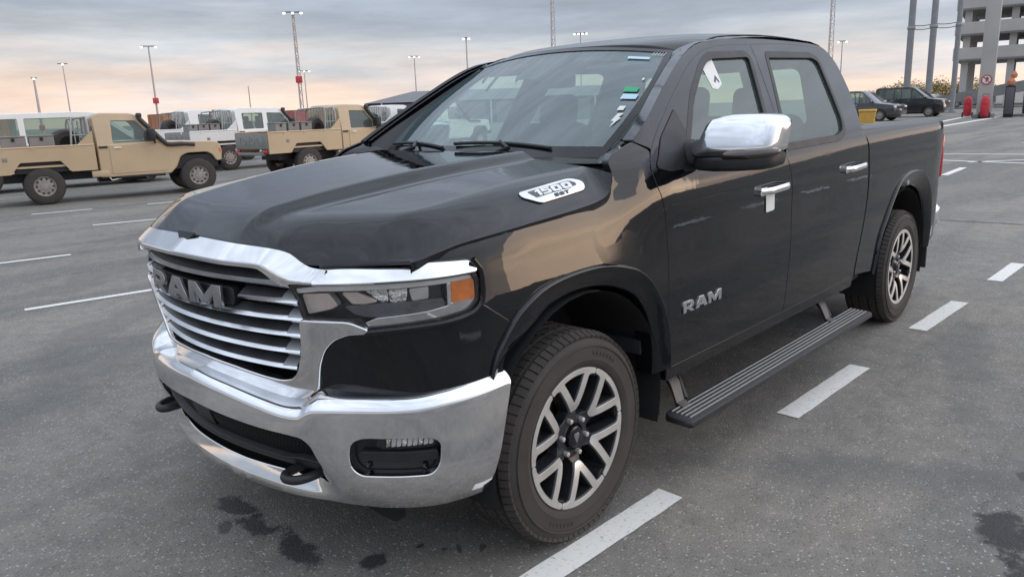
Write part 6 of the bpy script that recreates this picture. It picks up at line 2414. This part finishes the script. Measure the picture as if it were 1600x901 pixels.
mast(55.3, 136.0, 14.7, 2.4, 'thin floodlight mast with a red box low on it, above the nearest tan pickup', 0, 5.6, 2, .22)
mast(61.3, 99.3, 16.6, 2.6, 'tallest floodlight mast with a red box, left of the dark shed', .32, 7.2, 3)
mast(104.7, 166.5, 13.0, 2.6, 'short floodlight mast close behind the tallest mast', 0, 3.4, 3, .18)
mast(107.3, 127.6, 13.6, 2.2, 'floodlight mast rising behind the dark shed', 0, None, 3, .17)
mast(105.25, 87.3, 24.0, 0, 'lattice mast rising above the windshield top', .55, None, 0)
mast(116.2, 89.7, 15.2, 2.4, 'floodlight head showing just over the roof of the black pickup', 0, None, 4, .16)
mast(147.2, 55.0, 24.0, 0, 'lattice mast rising behind the rear of the cab roof', .6, None, 0)
mast(157.0, 56.5, 12.4, 1.6, 'small floodlight mast right of the cab roof', 0, None, 2, .16)
mast(44.0, 161.0, 10.8, 1.0, 'thin pale mast at the far left over the white wagon', 0, 1.8, 1, .30)
mast(51.8, 169.2, 14.0, 1.8, 'mast with a dark lamp over the cage of the nearest tan pickup', 0, 3.4, 1, .16)
mast(102.7, 190.9, 10.6, 0, 'thin mast over the white double cab pickup', 0, None, 0, .22)
mast(82.0, 85.0, 12.6, .9, 'lamp mast peeking over the left windshield pillar', 0, None, 2, .16)

# dark shed with a hipped roof
sh = empty('dark_shed', (64.5, 87.5, 0))
tag(sh, 'long dark shed with grey hipped roof behind the white pickups', 'shed')
M['shedwall'] = mat('shed_wall', (0.095, 0.095, 0.105), .8, noise=(.3, .15))
M['shedroof'] = mat('shed_roof', (0.175, 0.17, 0.175), .7, noise=(.2, .1))
e1 = Vector((.80, -.60, 0)); e2 = Vector((.60, .80, 0))
def SH(a, b, z):
    q = e1*a+e2*b
    return (q.x, q.y, z)
Ls, Ds, hw_, hr = 46, 17, 3.35, 5.0
mk('shed_walls', [SH(0,0,0),SH(Ls,0,0),SH(Ls,Ds,0),SH(0,Ds,0),SH(0,0,hw_),SH(Ls,0,hw_),SH(Ls,Ds,hw_),SH(0,Ds,hw_)], [(0,1,5,4),(1,2,6,5),(2,3,7,6),(3,0,4,7)], M['shedwall'], sh, smooth=False)
o_ = .4
mk('shed_roof', [SH(-o_,-o_,hw_-.05),SH(Ls+o_,-o_,hw_-.05),SH(Ls+o_,Ds+o_,hw_-.05),SH(-o_,Ds+o_,hw_-.05),SH(7,Ds/2,hr),SH(Ls-7,Ds/2,hr)], [(0,1,5,4),(1,2,5),(2,3,4,5),(3,0,4),(3,2,1,0)], M['shedroof'], sh, smooth=False)
for k in range(9):
    q = SH(2+5.2*k, -.12, hw_/2)
    box('shed_post', q, (.22,.22,hw_), M['signwhite'], sh, Matrix.Rotation(math.atan2(e1.y, e1.x), 3, 'Z'))
for k in range(8):
    q = SH(4.6+5.2*k, -.03, 1.5)
    box('shed_door', q, (3.6,.08,2.9), M['concrete_dark'], sh, Matrix.Rotation(math.atan2(e1.y, e1.x), 3, 'Z'))

# orange container, cranes and plant on the skyline
M['contorange'] = mat('sunlit_orange', (0.50, 0.20, 0.08), .6, noise=(.6, .15))  # orange sunlight is put into the container colour
M['contred'] = mat('red_container', (0.42, 0.12, 0.10), .6, noise=(.6, .15))
def container(x, y, rz, l, w, z0, h, m, label):
    c = empty('shipping_container', (x, y, z0), math.radians(rz))
    tag(c, label, 'container')
    n = int(l/.28)
    rows = []
    for z in (0, h):
        ring_ = []
        for k in range(n+1):
            ring_.append(Vector((-l/2+l*k/n, -w/2+(.05 if k % 2 else 0), z)))
        for k in range(n+1):
            ring_.append(Vector((l/2-l*k/n, w/2-(.05 if k % 2 else 0), z)))
        rows.append(ring_)
    grid('corrugated_walls', rows, m, c, closed=True, smooth=False)
    box('container_roof', (0,0,h-.02), (l,w,.08), M['concrete_dark'], c)
    for sx in (-1, 1):
        for sy in (-1, 1):
            box('corner_post', (sx*(l/2-.04), sy*(w/2-.04), h/2), (.16,.16,h), m, c)
    for k in range(4):
        tube('door_rod', [(-l/2-.03,-w*.38+w*.25*k,.15),(-l/2-.03,-w*.38+w*.25*k,h-.15)], .025, M['galv'], c, seg=5)
container(24.6, 61.0, 25, 1.4, 1.5, 0, 2.35, M['contorange'], 'bright orange container between the tan pickup snorkel and white pickups')
container(39.0, 62.0, 10, 6.0, 2.4, 0, 2.35, M['contred'], 'reddish container far behind the white double cab pickup')
container(20.5, 101.0, 5, 6.1, 2.4, 0, 3.1, M['contorange'], 'orange container far behind the white wagon, between two red boxes')
cr = empty('crane_arm', (15.3, 84.0, 0))
tag(cr, 'dark articulated loader arm raised over the white wagon at far left', 'crane')
box('crane_base', (0,0,1.0), (1.2,1.0,2.0), M['lamp_body'], cr, bev=.05)
tube('crane_post', [(0,0,1.8),(.2,0,4.3)], .22, M['lamp_body'], cr, seg=8)
tube('crane_boom', [(.1,0,4.3),(1.5,-.3,3.4),(2.0,-.4,3.1)], [.16,.13,.10], M['lamp_body'], cr, seg=8)
tube('crane_ram', [(.15,.05,3.2),(.9,-.1,3.75)], .07, M['galv'], cr, seg=6)
